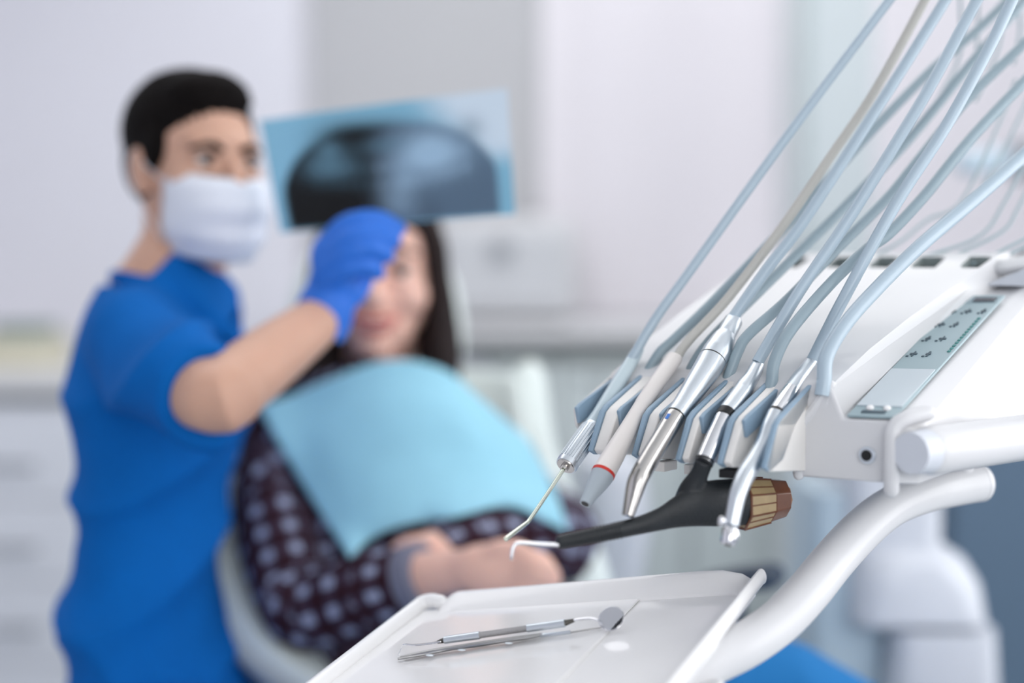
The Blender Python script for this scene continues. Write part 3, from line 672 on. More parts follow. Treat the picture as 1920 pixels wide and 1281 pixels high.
mk('amber_edge', tube(r0 + [r0[0]], .0012, 8), AMBERD, am)
mk('end_window', tube([cB - axb * .001, cB + axb * .0006], [(24 * s1, 29 * s1)] * 2, 8, ref=ub), mat('amber_window', s2l(150, 110, 84), .2, coat=.5, var=.1), am)
mk('probe', tube([P(1052, 1022, 1.061), P(1015, 1020.5, 1.058), P(976, 1018, 1.055), P(966, 1021, 1.054), P(961, 1031, 1.053), P(959, 1048, 1.052)], [.0015, .0015, .0015, .0015, .0014, .0011], 14, smooth=4, cap='round'), CHROME, t)

# 5 turbine
w = WHP[4]; t = hp('turbine_handpiece', 'silver turbine handpiece with curved neck and small chrome head', w, (1460, 780))
hose((1520, 682), w, [(1550, 622), (1582, 560), (1680, 382), (1770, 243), (1852, 95), (1898, 0), (1955, -120)], .0098, HOSE, t, 1.185)
seg('ferrule', [(1523, 678, 23), (1521, 682, 28), (1497, 713, 31), (1484, 734, 32)], w, SATIN, t)
seg('coupling', [(1484.5, 733, 34), (1470, 755, 35), (1457, 774, 34)], w, CHROME, t)
seg('seam_ring', [(1457.4, 773.4, 33), (1455.8, 776, 33)], w, DARKSTEEL, t)
seg('body', [(1456, 775.6, 34), (1446, 800, 37), (1436, 828, 38.5), (1420, 858, 37.5), (1398, 892, 35), (1384, 925, 32.5), (1376, 960, 30), (1371, 985, 29)], w, SATIN, t, k=4)
hc = onw(1368, 1006, w); hx = onw(1372, 985, w) - hc; hx /= np.linalg.norm(hx)
q1, q2 = hc + hx * .0075, hc - hx * .0065
mk('head', tube([q1, q1 * .8 + q2 * .2, q2 * .8 + q1 * .2, q2], [.0048, .0062, .0062, .0052], 24), CHROME, t, bevel=.0005)
mk('head_cap', tube([hc - RT * .0045 + hx * .001, hc + RT * .0065 + hx * .001], [.0042, .0034], 18), CHROME, t, bevel=.0005)
mk('spray_port', tube([q2, q2 - hx * .0008], .0025, 14), DARKSTEEL, t)
mk('side_button', ellipsoid(onw(1353, 978, w), (.003, .003, .004)), CHROME, t)

# ------------------------------------------------------------------ tray, its arm and the instruments on it
def cw_(x, y, z): return RT * x + FW * y + UP * z
TD = .36
ty = cw_(.471, 1, .219); ty /= np.linalg.norm(ty)                                    # away along the side edges
tx = cw_(.884, -.447, .139); tx -= ty * np.dot(tx, ty); tx /= np.linalg.norm(tx)      # along the far edge
tn = np.cross(tx, ty)
TL = P(800, 1130, 1.27); TR = hit(1428, 1085, TL, tn); TW = float(np.dot(TR - TL, tx))
def tp(a, b, z=0): return TL + tx * a - ty * b + tn * z      # a across, b towards the camera
t = thing('instrument_tray', tp(TW / 2, TD / 2, -.012), 'white plastic instrument tray with raised rim and shallow fold line', 'tray')
mk('base', prism([tp(.002, .012, -.004), tp(TW - .004, .004, -.004), tp(TW - .004, TD, -.004), tp(.002, TD, -.004)], -tn * .008), TRAYW, t, bevel=.002)
mk('floor_field', prism([tp(.004, .014, -.004), tp(.212, .008, -.004), tp(.212, TD - .004, -.004), tp(.004, TD - .004, -.004)], tn * .0018), TRAYW, t, bevel=.0012)
back = [(.022, .009, .004), (.030, .006, .011), (.036, .005, .0135), (.16, .003, .0145), (TW - .05, .001, .0155), (TW - .03, .001, .0145), (TW - .014, .002, .009), (TW - .006, .004, .002)]
rim = [tp(a, b, 0) for a, b, _ in back]
V = []; Fc = []
for (a, b, z) in back: z *= .68; V += [tp(a, b, z), tp(a, b - .005, z), tp(a, b - .005, -.010), tp(a, b + .018, -.010), tp(a, b + .018, -.003)]
for i in range(len(back) - 1):
    for k in range(5): Fc.append((i * 5 + k, i * 5 + (k + 1) % 5, (i + 1) * 5 + (k + 1) % 5, (i + 1) * 5 + k))
Fc += [(4, 3, 2, 1, 0), tuple(range(len(V) - 5, len(V)))]
mk('back_rim', (V, Fc), TRAYW, t, bevel=.0022, seg=4, ang=60)
mk('side_rim', tube([tp(TW + .002, -.001, .003), tp(TW + .001, .02, .003), tp(TW - .001, .2, .002), tp(TW - .002, TD, .002)], [(.0035, .0065)] * 4, 14, smooth=4, cap='round', ref=tn), TRAYW, t, label='thin raised side rim')
mk('side_rim', tube([tp(.020, .008, .001), tp(.010, .006, .0025), tp(.001, .010, .002), tp(-.001, .03, .001), tp(.0, TD * .6, .0), tp(.0, TD, .0)], [(.006, .0075)] * 6, 14, smooth=4, cap='round', ref=tn), TRAYW, t, label='broad rounded side rim')
mk('front_rim', tube([tp(0, TD, .001), tp(TW, TD, .001)], [(.005, .007)] * 2, 14, ref=tn), TRAYW, t)

ta = thing('tray_arm', P(1560, 1050, 1.12), 'thick white S-curved tube arm carrying the instrument tray', 'tray arm')
pts = [(1836, 905, 1.245), (1790, 913, 1.232), (1735, 925, 1.212), (1672, 950, 1.19), (1618, 992, 1.165), (1562, 1052, 1.135), (1515, 1110, 1.105), (1462, 1165, 1.082), (1400, 1208, 1.062), (1335, 1240, 1.048), (1270, 1272, 1.035)]
mk('tube', tube([P(*p) for p in pts], [.0168] * 4 + [.0172] * 7, 32, smooth=5), WHITE, ta, bevel=0)
pe = P(*pts[0]); pd = pe - P(*pts[1]); pd /= np.linalg.norm(pd)
mk('end_cap', tube([pe - pd * .003, pe + pd * .001, pe + pd * .004, pe + pd * .0055], [.0170, .0170, .0150, .0112], 32), WHITE, ta)
mk('mount', tube([P(1800, 905, 1.235) + ZU * .006, P(1800, 905, 1.235) + ZU * .034], .011, 20), WHITE, ta)
pf = P(*pts[-1]); mk('tray_bracket', box(pf + np.array([-.03, -.005, -.014]), (.12, .05, .008), (tx, ty, tn)), WHITE, ta, bevel=.003)

def ti(u, v, h): return hit(u, v, TL + tn * (h - .002), tn)                        # point seen at (u, v) at height h above the tray floor
t = thing('mouth_mirror', ti(950, 1190, .004), 'silver dental mirror with round glass and hooked far tip, lying on the tray', 'dental instrument')
hA, hB = ti(832, 1201, .010), ti(1060, 1168.5, .010)
L_ = lambda s: hA * (1 - s) + hB * s
mk('handle', tube([L_(0), L_(.005), L_(.30)], [.0022, .0030, .0032], 20), SATIN, t)
mk('grip', tube([L_(.30), L_(.31), L_(.68), L_(.69)], [.0029, .0025, .0025, .0029], 20), mat('knurled_grip', s2l(168, 166, 166), .4, 1.0, bump=.6, bscale=1500, var=.1), t)
mk('upper_handle', tube([L_(.69), L_(.995), L_(1)], [.0032, .0031, .0022], 20), SATIN, t)
mk('lower_neck', tube([ti(834, 1200.8, .010), ti(818, 1205, .010), ti(795, 1208.5, .009), ti(772, 1210, .009), ti(758, 1209, .009), ti(752, 1217, .005), ti(746, 1230, .001)], [.0018, .0009, .0008, .0008, .0007, .0006, .0004], 10, smooth=4), CHROME, t)
mk('lower_ferrule', tube([ti(833, 1201, .010), ti(820, 1204.4, .010)], [.0023, .0013], 14), DARKSTEEL, t)
mk('upper_ferrule', tube([ti(1058, 1168.8, .010), ti(1078, 1163, .011)], [.0025, .0013], 14), DARKSTEEL, t)
mk('neck', tube([ti(1076, 1163.4, .011), ti(1090, 1161, .012), ti(1108, 1160, .012), ti(1122, 1164, .011), ti(1130, 1172, .008)], [.0012, .0010, .0010, .0010, .0010], 10, smooth=4), CHROME, t)
mc = ti(1146, 1160, .009); mn = CAM - mc; mn = mn / np.linalg.norm(mn) + np.array([-.35, .1, .55]); mn /= np.linalg.norm(mn)
mk('mirror_rim', tube([mc - mn * .0012, mc + mn * .0002], .0104, 32), CHROME, t, bevel=.0004)
mk('mirror_glass', tube([mc + mn * .0001, mc + mn * .0005], .0096, 32), mat('mirror_silver', s2l(214, 214, 218), .04, 1.0, var=.005), t)
t = thing('tweezers', ti(900, 1212, .002), 'flat steel tweezers with scalloped grip lying beside the dental mirror', 'dental instrument')
def flat(us, name, m, hgt=.0018, dz=0.0):
    c = [ti(u, v, .0022 + dz) for u, v, _ in us]; return mk(name, tube(c, [(q * depth(p) / F / 2, hgt / 2) for p, (_, _, q) in zip(c, us)], 12, smooth=5, ref=tn), m, t)
STEELM = mat('matte_steel', s2l(176, 175, 174), .38, 1.0, bump=.05, bscale=500, var=.06, vscale=80)
flat([(746, 1236, 6), (756, 1234, 10), (800, 1226, 16), (850, 1217, 12), (900, 1210, 17), (945, 1203, 12), (985, 1197, 16), (1016, 1191, 14)], 'lower_arm', STEELM)
flat([(750, 1232, 5), (800, 1221, 7), (900, 1205, 8), (1016, 1189, 9)], 'upper_arm', STEELM, .0014, .0035)
flat([(1014, 1191.5, 14), (1030, 1190, 10), (1050, 1188, 6), (1070, 1185.5, 4)], 'joint', SATIN, .003)
mk('point', tube([ti(1068, 1186, .002), ti(1100, 1181, .002), ti(1128, 1177, .001)], [.0009, .0008, .0005], 8), STEELM, t)
for u, v in ((806, 1229), (866, 1219), (954, 1206)):
    c = ti(u, v, .0032); mk('grip_bump', ellipsoid(c, (.0035, .0022, .0008)), SATIN, t)

# ------------------------------------------------------------------ people
def frame(c, f, s, tilt=0.0):
    f = np.asarray(f, float); f /= np.linalg.norm(f); r = np.cross(f, ZU); r /= np.linalg.norm(r); u = np.cross(r, f)
    if tilt:
        r, u = r * math.cos(tilt) + u * math.sin(tilt), u * math.cos(tilt) - r * math.sin(tilt)
    r = -r                                             # r: the person's own left is +x
    return (lambda x, y, z: np.asarray(c) + s * (x * r + y * f + z * u)), (r, f, u)
def head_geo(h, ax, s, nose=1.0, jaw=1.0):
    E_ = lambda c, r: ellipsoid(h(*c), [q * s for q in r], ax, 28, 18)
    g = [E_((0, -.018, .028), (.076, .096, .088)), E_((0, .020, -.022), (.066, .066, .085)), E_((0, .030, -.066), (.054 * jaw, .052, .046)), E_((0, .066, -.097), (.024, .020, .018)),
         E_((.036, .052, -.030), (.030, .030, .028)), E_((-.036, .052, -.030), (.030, .030, .028)), E_((0, .066, .024), (.052, .022, .014)),
         tube([h(0, .080, .012), h(0, .094, -.012), h(0, .108 * nose, -.034), h(0, .100, -.042)], [.008 * s, .009 * s, .012 * s, .009 * s], 14, smooth=3, cap='round'),
         E_((.011, .094, -.039), (.008, .010, .008)), E_((-.011, .094, -.039), (.008, .010, .008)), E_((0, .082, -.066), (.024, .012, .012))]
    for sg in (1, -1):
        g += [ellipsoid(h(sg * .077, -.010, -.010), (.009 * s, .019 * s, .031 * s), ax, 16, 12), ellipsoid(h(sg * .074, -.004, -.032), (.008 * s, .011 * s, .014 * s), ax, 12, 8)]
        g += [tube([h(sg * .018, .084, .009), h(sg * .031, .084, .014), h(sg * .045, .073, .009)], .0048 * s, 10, smooth=3, cap='round'), tube([h(sg * .018, .083, -.009), h(sg * .031, .083, -.012), h(sg * .045, .072, -.008)], .0045 * s, 10, smooth=3, cap='round')]
    return join(*g)
def face_parts(h, ax, s, root, brow=BROW, lid=False, smile=False, low=0.0):
    for sg in (1, -1):
        e = mk('eye', ellipsoid(h(sg * .031, .076, 0), [.0112 * s] * 3, ax, 18, 12), EYEW, root)
        mk('iris', ellipsoid(h(sg * .031, .0850, 0), (.0070 * s, .0028 * s, .0070 * s), ax, 14, 8), IRIS, e)
        mk('eyelashes', tube([h(sg * .019, .087, .004), h(sg * .031, .0900, .0060), h(sg * .045, .081, .003)], .0017 * s, 8, smooth=3), IRIS, e)
        mk('eyebrow', tube([h(sg * .014, .090, .022 - low), h(sg * .030, .090, .029 - low), h(sg * .050, .075, .023 - low)], [(.0022 * s, .0040 * s), (.0022 * s, .0042 * s), (.0018 * s, .002 * s)], 10, smooth=3, cap='round', ref=(0, 0, 1)), brow, root)
    if smile:
        l = mk('lips', join(tube([h(-.030, .078, -.058), h(-.014, .093, -.063), h(0, .0965, -.0645), h(.014, .093, -.063), h(.030, .078, -.058)], [.002 * s, .0042 * s, .0042 * s, .0042 * s, .002 * s], 12, smooth=4, cap='round'),
                          tube([h(-.029, .078, -.060), h(-.014, .090, -.075), h(0, .093, -.0785), h(.014, .090, -.075), h(.029, .078, -.060)], [.002 * s, .0048 * s, .0055 * s, .0048 * s, .002 * s], 12, smooth=4, cap='round')), LIP, root)
        mk('teeth', ellipsoid(h(0, .086, -.069), (.020 * s, .009 * s, .0055 * s), ax, 16, 8), TEETH, l)
def bake_uv(o, segs, scale=1.0):
    """Cloth UVs: metres along and round the nearest limb segment."""
    me = o.data; lay = me.uv_layers.new(name='cloth'); org = np.array(o.parent.location if o.parent else o.location)
    v = np.empty(len(me.vertices) * 3); me.vertices.foreach_get('co', v); v = v.reshape(-1, 3) + org
    best = np.full(len(v), 1e9); uv = np.zeros((len(v), 2)); acc = 0
    for a, b, r, up in segs:
        a, b = np.asarray(a), np.asarray(b); t = b - a; L = np.linalg.norm(t); t /= L
        x = np.asarray(up, float); x = x - t * np.dot(x, t); x /= np.linalg.norm(x); y = np.cross(t, x)
        s = np.clip((v - a) @ t, -.3 * L, 1.3 * L); sc = np.clip(s, 0, L); q = v - a - np.outer(sc, t); d = np.linalg.norm(q, axis=1) / r
        ang = np.arctan2(q @ y, q @ x); m = d < best; best[m] = d[m]
        uv[m, 0] = s[m] + acc; uv[m, 1] = ang[m] * r
        acc += .37
    idx = np.empty(len(me.loops), dtype=np.int32); me.loops.foreach_get('vertex_index', idx)
    lay.data.foreach_set('uv', uv[idx].ravel().astype(np.float32))
def wrinkle(amp, freq, dirs, bias=.3):
    """Cloth folds: narrow ridges along several directions, fading in and out."""
    def f(v):
        out = np.zeros(len(v))
        for k, d in enumerate(dirs):
            d = np.asarray(d, float); w2 = v @ np.array([d[2], d[0], -d[1]]) * freq * .35
            ph = v @ d * freq + 1.3 * np.sin(w2 + 1.7 * k) + k
            out += (1 - np.abs(np.sin(ph))) ** 1.5 * np.clip(.5 + .8 * np.sin(w2 * .8 + 2.1 * k + v[:, 2] * 6), 0, 1)
        return amp * (out - bias * len(dirs) * .25)
    return f

# ---------------- dental chair
chair = thing('dental_chair', (P(900, 1400, 1.8)[0], 1.8, 0), 'mint white padded dental chair with pale shell the patient reclines in', 'dental chair')
Lp = [(520, 715, 2.12), (470, 800, 2.04), (425, 900, 1.95), (398, 1010, 1.86), (402, 1100, 1.80), (440, 1190, 1.74), (520, 1268, 1.70), (640, 1340, 1.66)]
Rp = [(992, 712, 2.14), (1000, 770, 2.10), (1012, 850, 2.05), (1040, 930, 2.02), (1080, 1010, 1.98), (1110, 1090, 1.96), (1120, 1180, 1.95), (1130, 1290, 1.93)]
Lc = catmull([P(*q) for q in Lp], 3); Rc = catmull([P(*q) for q in Rp], 3); rows = []
nb = np.array([.05, .97, -.02]); nb /= np.linalg.norm(nb)
for a, b in zip(Lc, Rc): rows.append([a * (1 - s) + b * s + nb * (.13 * math.sin(math.pi * s) ** .8 - .01) for s in np.linspace(0, 1, 13)])
mk('backrest', grid(rows), UPHOL, chair, solid=.055, bevel=.02, seg=4)
mk('backrest_shell', tube([p + nb * .02 for p in Lc], [(.024, .034)] * len(Lc), 16, cap='round', ref=nb), RIMM, chair)
mk('backrest_shell', tube([p + nb * .02 for p in Rc], [(.024, .034)] * len(Rc), 16, cap='round', ref=nb), UPHOL, chair)
hr = [P(560, 560, 2.22), P(850, 560, 2.24)]
mk('headrest', tube([P(600, 600, 2.2), P(700, 610, 2.2), P(810, 600, 2.21)], [(.05, .12)] * 3, 20, smooth=3, cap='round', ref=(0, 0, 1)), UPHOL, chair)
mk('headrest_stem', bx(P(700, 600, 2.2)[0] - .03, P(700, 600, 2.2)[0] + .03, 2.18, 2.22, P(700, 790, 2.2)[2], P(700, 640, 2.2)[2]), STEEL, chair)
s0, s1_ = P(800, 1420, 1.80), P(1560, 1420, 1.72); s0[2] = s1_[2] = .365
mk('seat', tube([s0 + np.array([-.06, 0, -.01]), s0 + np.array([.1, 0, -.01]), s1_], [(.22, .045)] * 3, 24, smooth=4, cap='round', ref=(0, 0, 1)), UPHOL, chair)
mk('leg_rest', tube([s1_ + np.array([-.02, 0, -.01]), s1_ + np.array([.40, -.02, -.07])], [(.2, .04), (.16, .035)], 20, cap='round', ref=(0, 0, 1)), UPHOL, chair)
mk('pedestal', tube([(s0[0] + .36, 1.78, .02), (s0[0] + .36, 1.78, .12), (s0[0] + .36, 1.78, .33)], [.2, .14, .12], 24), RIMM, chair)
mk('base_plate', tube([(s0[0] + .36, 1.78, 0), (s0[0] + .36, 1.78, .03)], .32, 32), RIMM, chair, bevel=.008)
ap = P(1395, 1078, 1.72)
mk('armrest_pad', tube([P(1330, 1098, 1.74), P(1395, 1086, 1.72), P(1442, 1080, 1.70)], [(.03, .016)] * 3, 16, smooth=4, cap='round', ref=(0, 0, 1)), NAVY, chair, label='dark navy armrest pad')
mk('armrest_post', tube([P(1372, 1095, 1.73), np.array([P(1372, 1095, 1.73)[0], 1.76, .40])], .018, 14), NAVY, chair)

# ---------------- the patient
pat = thing('person', (P(880, 1340, 1.75)[0], 1.75, .5), 'person with long dark hair reclining in plaid shirt under a light blue bib, smiling', 'person')
hc_ = P(714, 513, 2.0); h, axh = frame(hc_, (.03, -1, .06), 1.06, .04)
S = 1.06
tors = [(712, 705, 2.0, .045, .045), (716, 745, 1.985, .085, .055), (704, 792, 1.96, .140, .085), (726, 872, 1.92, .155, .105), (768, 980, 1.86, .150, .105), (805, 1100, 1.80, .145, .11), (850, 1250, 1.77, .165, .12), (880, 1350, 1.76, .17, .12)]
tref = np.array([0.02, -.86, .5])
TP = [P(a, b, c) for a, b, c, _, _ in tors]
def tor(k, i0=0, g=0): return tube(TP[i0:], [(a * k + g, b * k + g) for *_, a, b in tors[i0:]], 28, smooth=3, cap='round', ref=tref)
RA = [P(530, 815, 1.93), P(516, 960, 1.84), P(560, 1125, 1.73), P(600, 1140, 1.71), P(700, 1105, 1.67), P(795, 1080, 1.635)]
LA = [P(895, 885, 1.95), P(985, 955, 1.92), P(1052, 1012, 1.86), P(1000, 1008, 1.80), P(880, 1020, 1.73), P(800, 1040, 1.69)]
rw = P(880, 1068, 1.61); lw = P(800, 1040, 1.69)
arm_r = tube(RA + [rw], [.046, .043, .040, .037, .033, .028, .024], 18, smooth=4, cap='round')
arm_l = tube(LA, [.046, .043, .040, .036, .031, .026], 18, smooth=4, cap='round')
def fingers(paths, r): return [tube([P(*q) for q in p], [r, r * .98, r * .9, r * .78][:len(p)], 12, smooth=4, cap='round') for p in paths]
hand_r = [ellipsoid(P(915, 1068, 1.60), (.046, .020, .030), None, 18, 12), ellipsoid(P(945, 1066, 1.60), (.034, .019, .034), None, 18, 12)]
hand_r += fingers([[(950, 1045, 1.595), (990, 1040, 1.59), (1022, 1052, 1.60), (1036, 1072, 1.612)], [(955, 1060, 1.592), (998, 1055, 1.585), (1032, 1068, 1.595), (1044, 1088, 1.608)],
                   [(955, 1078, 1.592), (994, 1074, 1.586), (1024, 1086, 1.596), (1034, 1104, 1.608)], [(950, 1094, 1.594), (980, 1094, 1.59), (1004, 1104, 1.60), (1012, 1118, 1.612)]], .0092)
hand_r += fingers([[(895, 1048, 1.60), (925, 1032, 1.59), (958, 1026, 1.588), (984, 1030, 1.592)]], .0098)
hand_l = [ellipsoid(P(790, 1048, 1.675), (.042, .018, .030), None, 16, 10)] + fingers([[(770, 1040 + 14 * k, 1.672 - .004 * k), (742, 1046 + 14 * k, 1.662 - .004 * k), (724, 1060 + 14 * k, 1.668 - .004 * k)] for k in range(4)] + [[(800, 1062, 1.665), (784, 1082, 1.655), (768, 1092, 1.655)]], .009)
KN = [(P(905, 1350, 1.70), P(1180, 1320, 1.66), P(1420, 1290, 1.66)), (P(900, 1350, 1.85), P(1180, 1335, 1.84), P(1440, 1310, 1.84))]
legs = []; leglines = []
for a, m_, k in KN:
    foot = k + np.array([.34, -.02, -.20]); legs.append(tube([a, m_, k, (k + foot) / 2 + ZU * .01, foot], [.076, .068, .052, .05, .036], 20, smooth=4, cap='round')); leglines.append((a, m_, k, foot))
    legs.append(tube([foot, foot + np.array([.03, 0, .02]), foot + np.array([.06, 0, .14])], [.036, .04, .028], 16, smooth=3, cap='round'))
neck = tube([h(0, -.02, -.05), h(0, -.014, -.10), TP[0] + np.array([0, .01, 0]), TP[1]], [.05 * S, .05 * S, .052, .06], 20, smooth=3)
mk('body', fuse(join(head_geo(h, axh, S, jaw=.94), neck, tor(.84), arm_r, arm_l, *hand_r, *hand_l, *legs), .0034, 5), SKINW, pat, ang=80)
face_parts(h, axh, S, pat, smile=True)
# shirt
sh = join(tor(1.0, 1, .004), tube(RA[:5] + [P(745, 1092, 1.655)], [.060, .056, .052, .050, .046, .042], 20, smooth=4, cap='round'), tube(LA[:5] + [P(850, 1030, 1.715)], [.060, .055, .052, .048, .044, .042], 20, smooth=4, cap='round'))
shirt = mk('plaid_shirt', fuse(sh, .006, 5, disp=wrinkle(.004, 55, [(.6, .1, .7), (-.5, .3, .8)])), PLAID, pat, ang=80, label='dark plaid flannel shirt')
bake_uv(shirt, [(TP[2], TP[-1], .16, (1, 0, 0))] + [(a, b, .05, (0, -1, .3)) for a, b in zip(RA[:-1], RA[1:])] + [(a, b, .05, (0, -1, .3)) for a, b in zip(LA[:-1], LA[1:])])
cuffs = [tube([RA[4] * .28 + RA[5] * .72, RA[5] * .98 + rw * .02], .0405, 20)]
mk('cuff', cuffs[0], mat('grey_cuff', s2l(120, 122, 140), .9, var=.05), pat)
# trousers and shoes
tr = []
for (a, m_, k, ft) in leglines: tr.append(tube([a - np.array([.03, 0, 0]), m_, k, (k + ft) / 2 + ZU * .01, ft * .9 + k * .1], [.088, .080, .066, .060, .050], 20, smooth=4, cap='round'))
mk('trousers', fuse(join(*tr, tube([TP[-2], TP[-1], TP[-1] + np.array([.03, 0, -.06])], [(.16, .11), (.18, .12), (.16, .10)], 24, cap='round', ref=tref)), .008, 5, disp=wrinkle(.003, 60, [(.8, .1, .4)])), JEANS, pat, ang=80)
for (a, m_, k, ft) in leglines: mk('shoe', fuse(join(tube([ft + np.array([.03, 0, -.02]), ft + np.array([.06, 0, .05]), ft + np.array([.075, 0, .16])], [.044, .046, .034], 18, smooth=4, cap='round')), .006, 3), NAVY, pat, ang=60)
# long hair: cap, back mass and two locks over the shoulders
def he(c, r): return ellipsoid(h(*c), [q * S for q in r], axh, 24, 16)
def hl(pts, rr): return tube([h(*p) for p in pts], [(a * S, b * S) for a, b in rr], 16, smooth=4, cap='round', ref=axh[1])
hg = [he((0, -.034, .034), (.085, .094, .090)), he((0, -.05, -.03), (.082, .068, .10)), he((.03, .018, .078), (.048, .055, .034)), he((-.03, .018, .078), (.048, .055, .034))]
for sg in (1, -1):
    hg.append(hl([(sg * .030, .050, .088), (sg * .066, .030, .045), (sg * .078, .022, -.02), (sg * .080, .022, -.08), (sg * (.080 if sg > 0 else .10), .030, -.12), (sg * (.066 if sg > 0 else .12), .045, -.150)], [(.018, .016), (.018, .026), (.017, .032), (.020, .034), (.026, .032), (.022, .022)]))
    hg.append(hl([(sg * .05, -.04, .05), (sg * .076, -.03, -.04), (sg * .082, -.02, -.12), (sg * .082, -.005, -.16)], [(.03, .04), (.026, .04), (.03, .035), (.02, .025)]))
hg.append(hl([(-.078, .0, -.06), (-.086, .02, -.13), (-.092, .035, -.19), (-.096, .04, -.24)], [(.034, .03), (.046, .03), (.044, .028), (.02, .016)]))
mk('long_hair', fuse(join(*hg), .0045, 5, disp=wrinkle(.0018, 240, [(.9, .3, .15)])), HAIRW, pat, ang=80)

# ---------------- bib: a paper sheet lying over chest and forearms
dg = bpy.context.evaluated_depsgraph_get(); dg.update()
def tree(*objs):
    V = []; Fc = []
    for o in objs:
        b = len(V); V += [o.matrix_world @ v.co for v in o.data.vertices] if False else [Vector(v.co) + Vector(ROOT[o.parent]) for v in o.data.vertices]; Fc += [tuple(b + i for i in p.vertices) for p in o.data.polygons]
    return BVHTree.FromPolygons(V, Fc)
bt = tree(shirt)
top = catmull([(482, 762), (545, 742), (625, 708), (730, 676), (830, 692), (900, 748), (990, 824)], 6)
bot = catmull([(655, 1046), (705, 1005), (770, 982), (850, 970), (930, 950), (985, 958), (1066, 1000)], 6)
n = len(top); rows = []
for j in range(26):
    t_ = j / 25; row = []
    for i in range(n):
        s = i / (n - 1); q = top[i] * (1 - t_) + bot[i] * t_
        q = q + np.array([(8 if s > .5 else -4) * math.sin(math.pi * t_) * abs(2 * s - 1), 0])
        db = (1.93 - .05 * math.sin(math.pi * s)) * (1 - t_) + (1.735 + .10 * s - .02 * math.sin(math.pi * s)) * t_ - .035 * math.sin(math.pi * s) * math.sin(math.pi * min(1, t_ * 1.2))
        db += .004 * math.sin(13 * s + 3 * t_) * t_ + .003 * math.sin(30 * s - 5 * t_)
        row.append([q[0], q[1], db])
    rows.append(row)
a = np.array(rows)
lim = np.full(a.shape[:2], 9.0)
for j in range(a.shape[0]):
    for i in range(n):
        r = ray(a[j, i, 0], a[j, i, 1]); hitp = bt.ray_cast(Vector(CAM), Vector(r / np.linalg.norm(r)))
        if hitp[0] is not None: lim[j, i] = depth(np.array(hitp[0])) - .014
D_ = np.minimum(a[:, :, 2], lim)
for _ in range(14):                                     # the sheet drapes: smooth, but never through the shirt
    k = np.pad(D_, 1, mode='edge'); D_ = np.minimum((k[:-2, 1:-1] + k[2:, 1:-1] + k[1:-1, :-2] + k[1:-1, 2:]) / 4, lim)
bib = mk('dental_bib', grid([[P(a[j, i, 0], a[j, i, 1], D_[j, i]) for i in range(n)] for j in range(a.shape[0])]), BIB, None, ang=60, solid=.0018)
tag(bib, 'light blue paper bib draped over the chest of the patient', 'bib')

# ---------------- the dentist
den = thing('person', (P(310, 1420, 1.72)[0], 1.72, .5), 'person in blue scrubs and white mask holding up an x-ray film in gloved hand', 'person')
sm_ = .93
fd = np.array([.66, -.75, -.02]); hc_ = P(369, 306, 1.72); h2, ax2 = frame(hc_, fd, sm_)
dt = [(322, 520, 1.72, .055, .06), (312, 545, 1.72, .094, .068), (304, 612, 1.72, .120, .080), (302, 690, 1.72, .140, .086), (302, 800, 1.72, .138, .088), (286, 950, 1.72, .108, .070), (276, 1100, 1.72, .112, .076), (296, 1281, 1.72, .130, .092), (315, 1420, 1.72, .15, .11)]
df = np.array([.95, -.30, 0.0])
DP = [P(a_, b_, c_) for a_, b_, c_, _, _ in dt]
def dtor(k, i0=0, g=0, cap='round'): return tube(DP[i0:], [(x * k + g, y * k + g) for *_, x, y in dt[i0:]], 30, smooth=3, cap=cap, ref=df)
AR = [P(254, 635, 1.60), P(310, 695, 1.53), P(408, 746, 1.455), P(440, 722, 1.475), P(520, 660, 1.535), P(612, 590, 1.60)]
AL = [P(345, 615, 1.87), P(352, 780, 1.95), P(365, 930, 1.99), P(430, 1050, 2.01), P(500, 1165, 2.02)]
def gl_hand(r, palm=True):
    e_ = r - .0108; g = [ellipsoid(P(628, 530, 1.597), (.029 + e_, .022 + e_, .036 + e_), None, 18, 12), ellipsoid(P(624, 485, 1.588), (.026 + e_, .024 + e_, .030 + e_), None, 18, 12), tube([P(606, 592, 1.60), P(616, 560, 1.60), P(628, 520, 1.597)], [.028 + e_, .0285 + e_, .028 + e_], 18, smooth=3, cap='round')]
    return g + [tube([P(*q) for q in p], [r * 1.12, r * 1.06, r, r * .86], 14, smooth=4, cap='round') for p in (
        [(608, 462, 1.585), (648, 421, 1.572), (704, 411, 1.572), (746, 428, 1.586)], [(606, 486, 1.580), (652, 448, 1.564), (706, 438, 1.566), (738, 452, 1.582)],
        [(606, 510, 1.578), (652, 476, 1.562), (700, 466, 1.564), (726, 480, 1.580)], [(608, 534, 1.580), (648, 506, 1.566), (688, 498, 1.568), (708, 512, 1.582)],
        [(640, 575, 1.605), (672, 548, 1.618), (694, 500, 1.628), (718, 450, 1.632)])]
hl_ = P(540, 1205, 2.02)
hand_left = [ellipsoid(hl_, (.040, .034, .020), None, 16, 10)] + [tube([hl_ + np.array([.02, -.026 + .018 * k, .004]), hl_ + np.array([.055, -.028 + .019 * k, .002]), hl_ + np.array([.085 - .006 * abs(k - 1), -.028 + .019 * k, -.016])], [.010, .0095, .008], 12, smooth=3, cap='round') for k in range(4)] + [tube([hl_ + np.array([-.01, -.03, 0]), hl_ + np.array([.015, -.05, 0]), hl_ + np.array([.04, -.056, -.006])], [.011, .010, .009], 12, smooth=3, cap='round')]
kn = [(P(315, 1420, 1.64), np.array([P(315, 1420, 1.64)[0] + .34, 1.34, .50])), (P(330, 1420, 1.80), np.array([P(330, 1420, 1.80)[0] + .20, 2.12, .49]))]
dl_ = []; lines = []
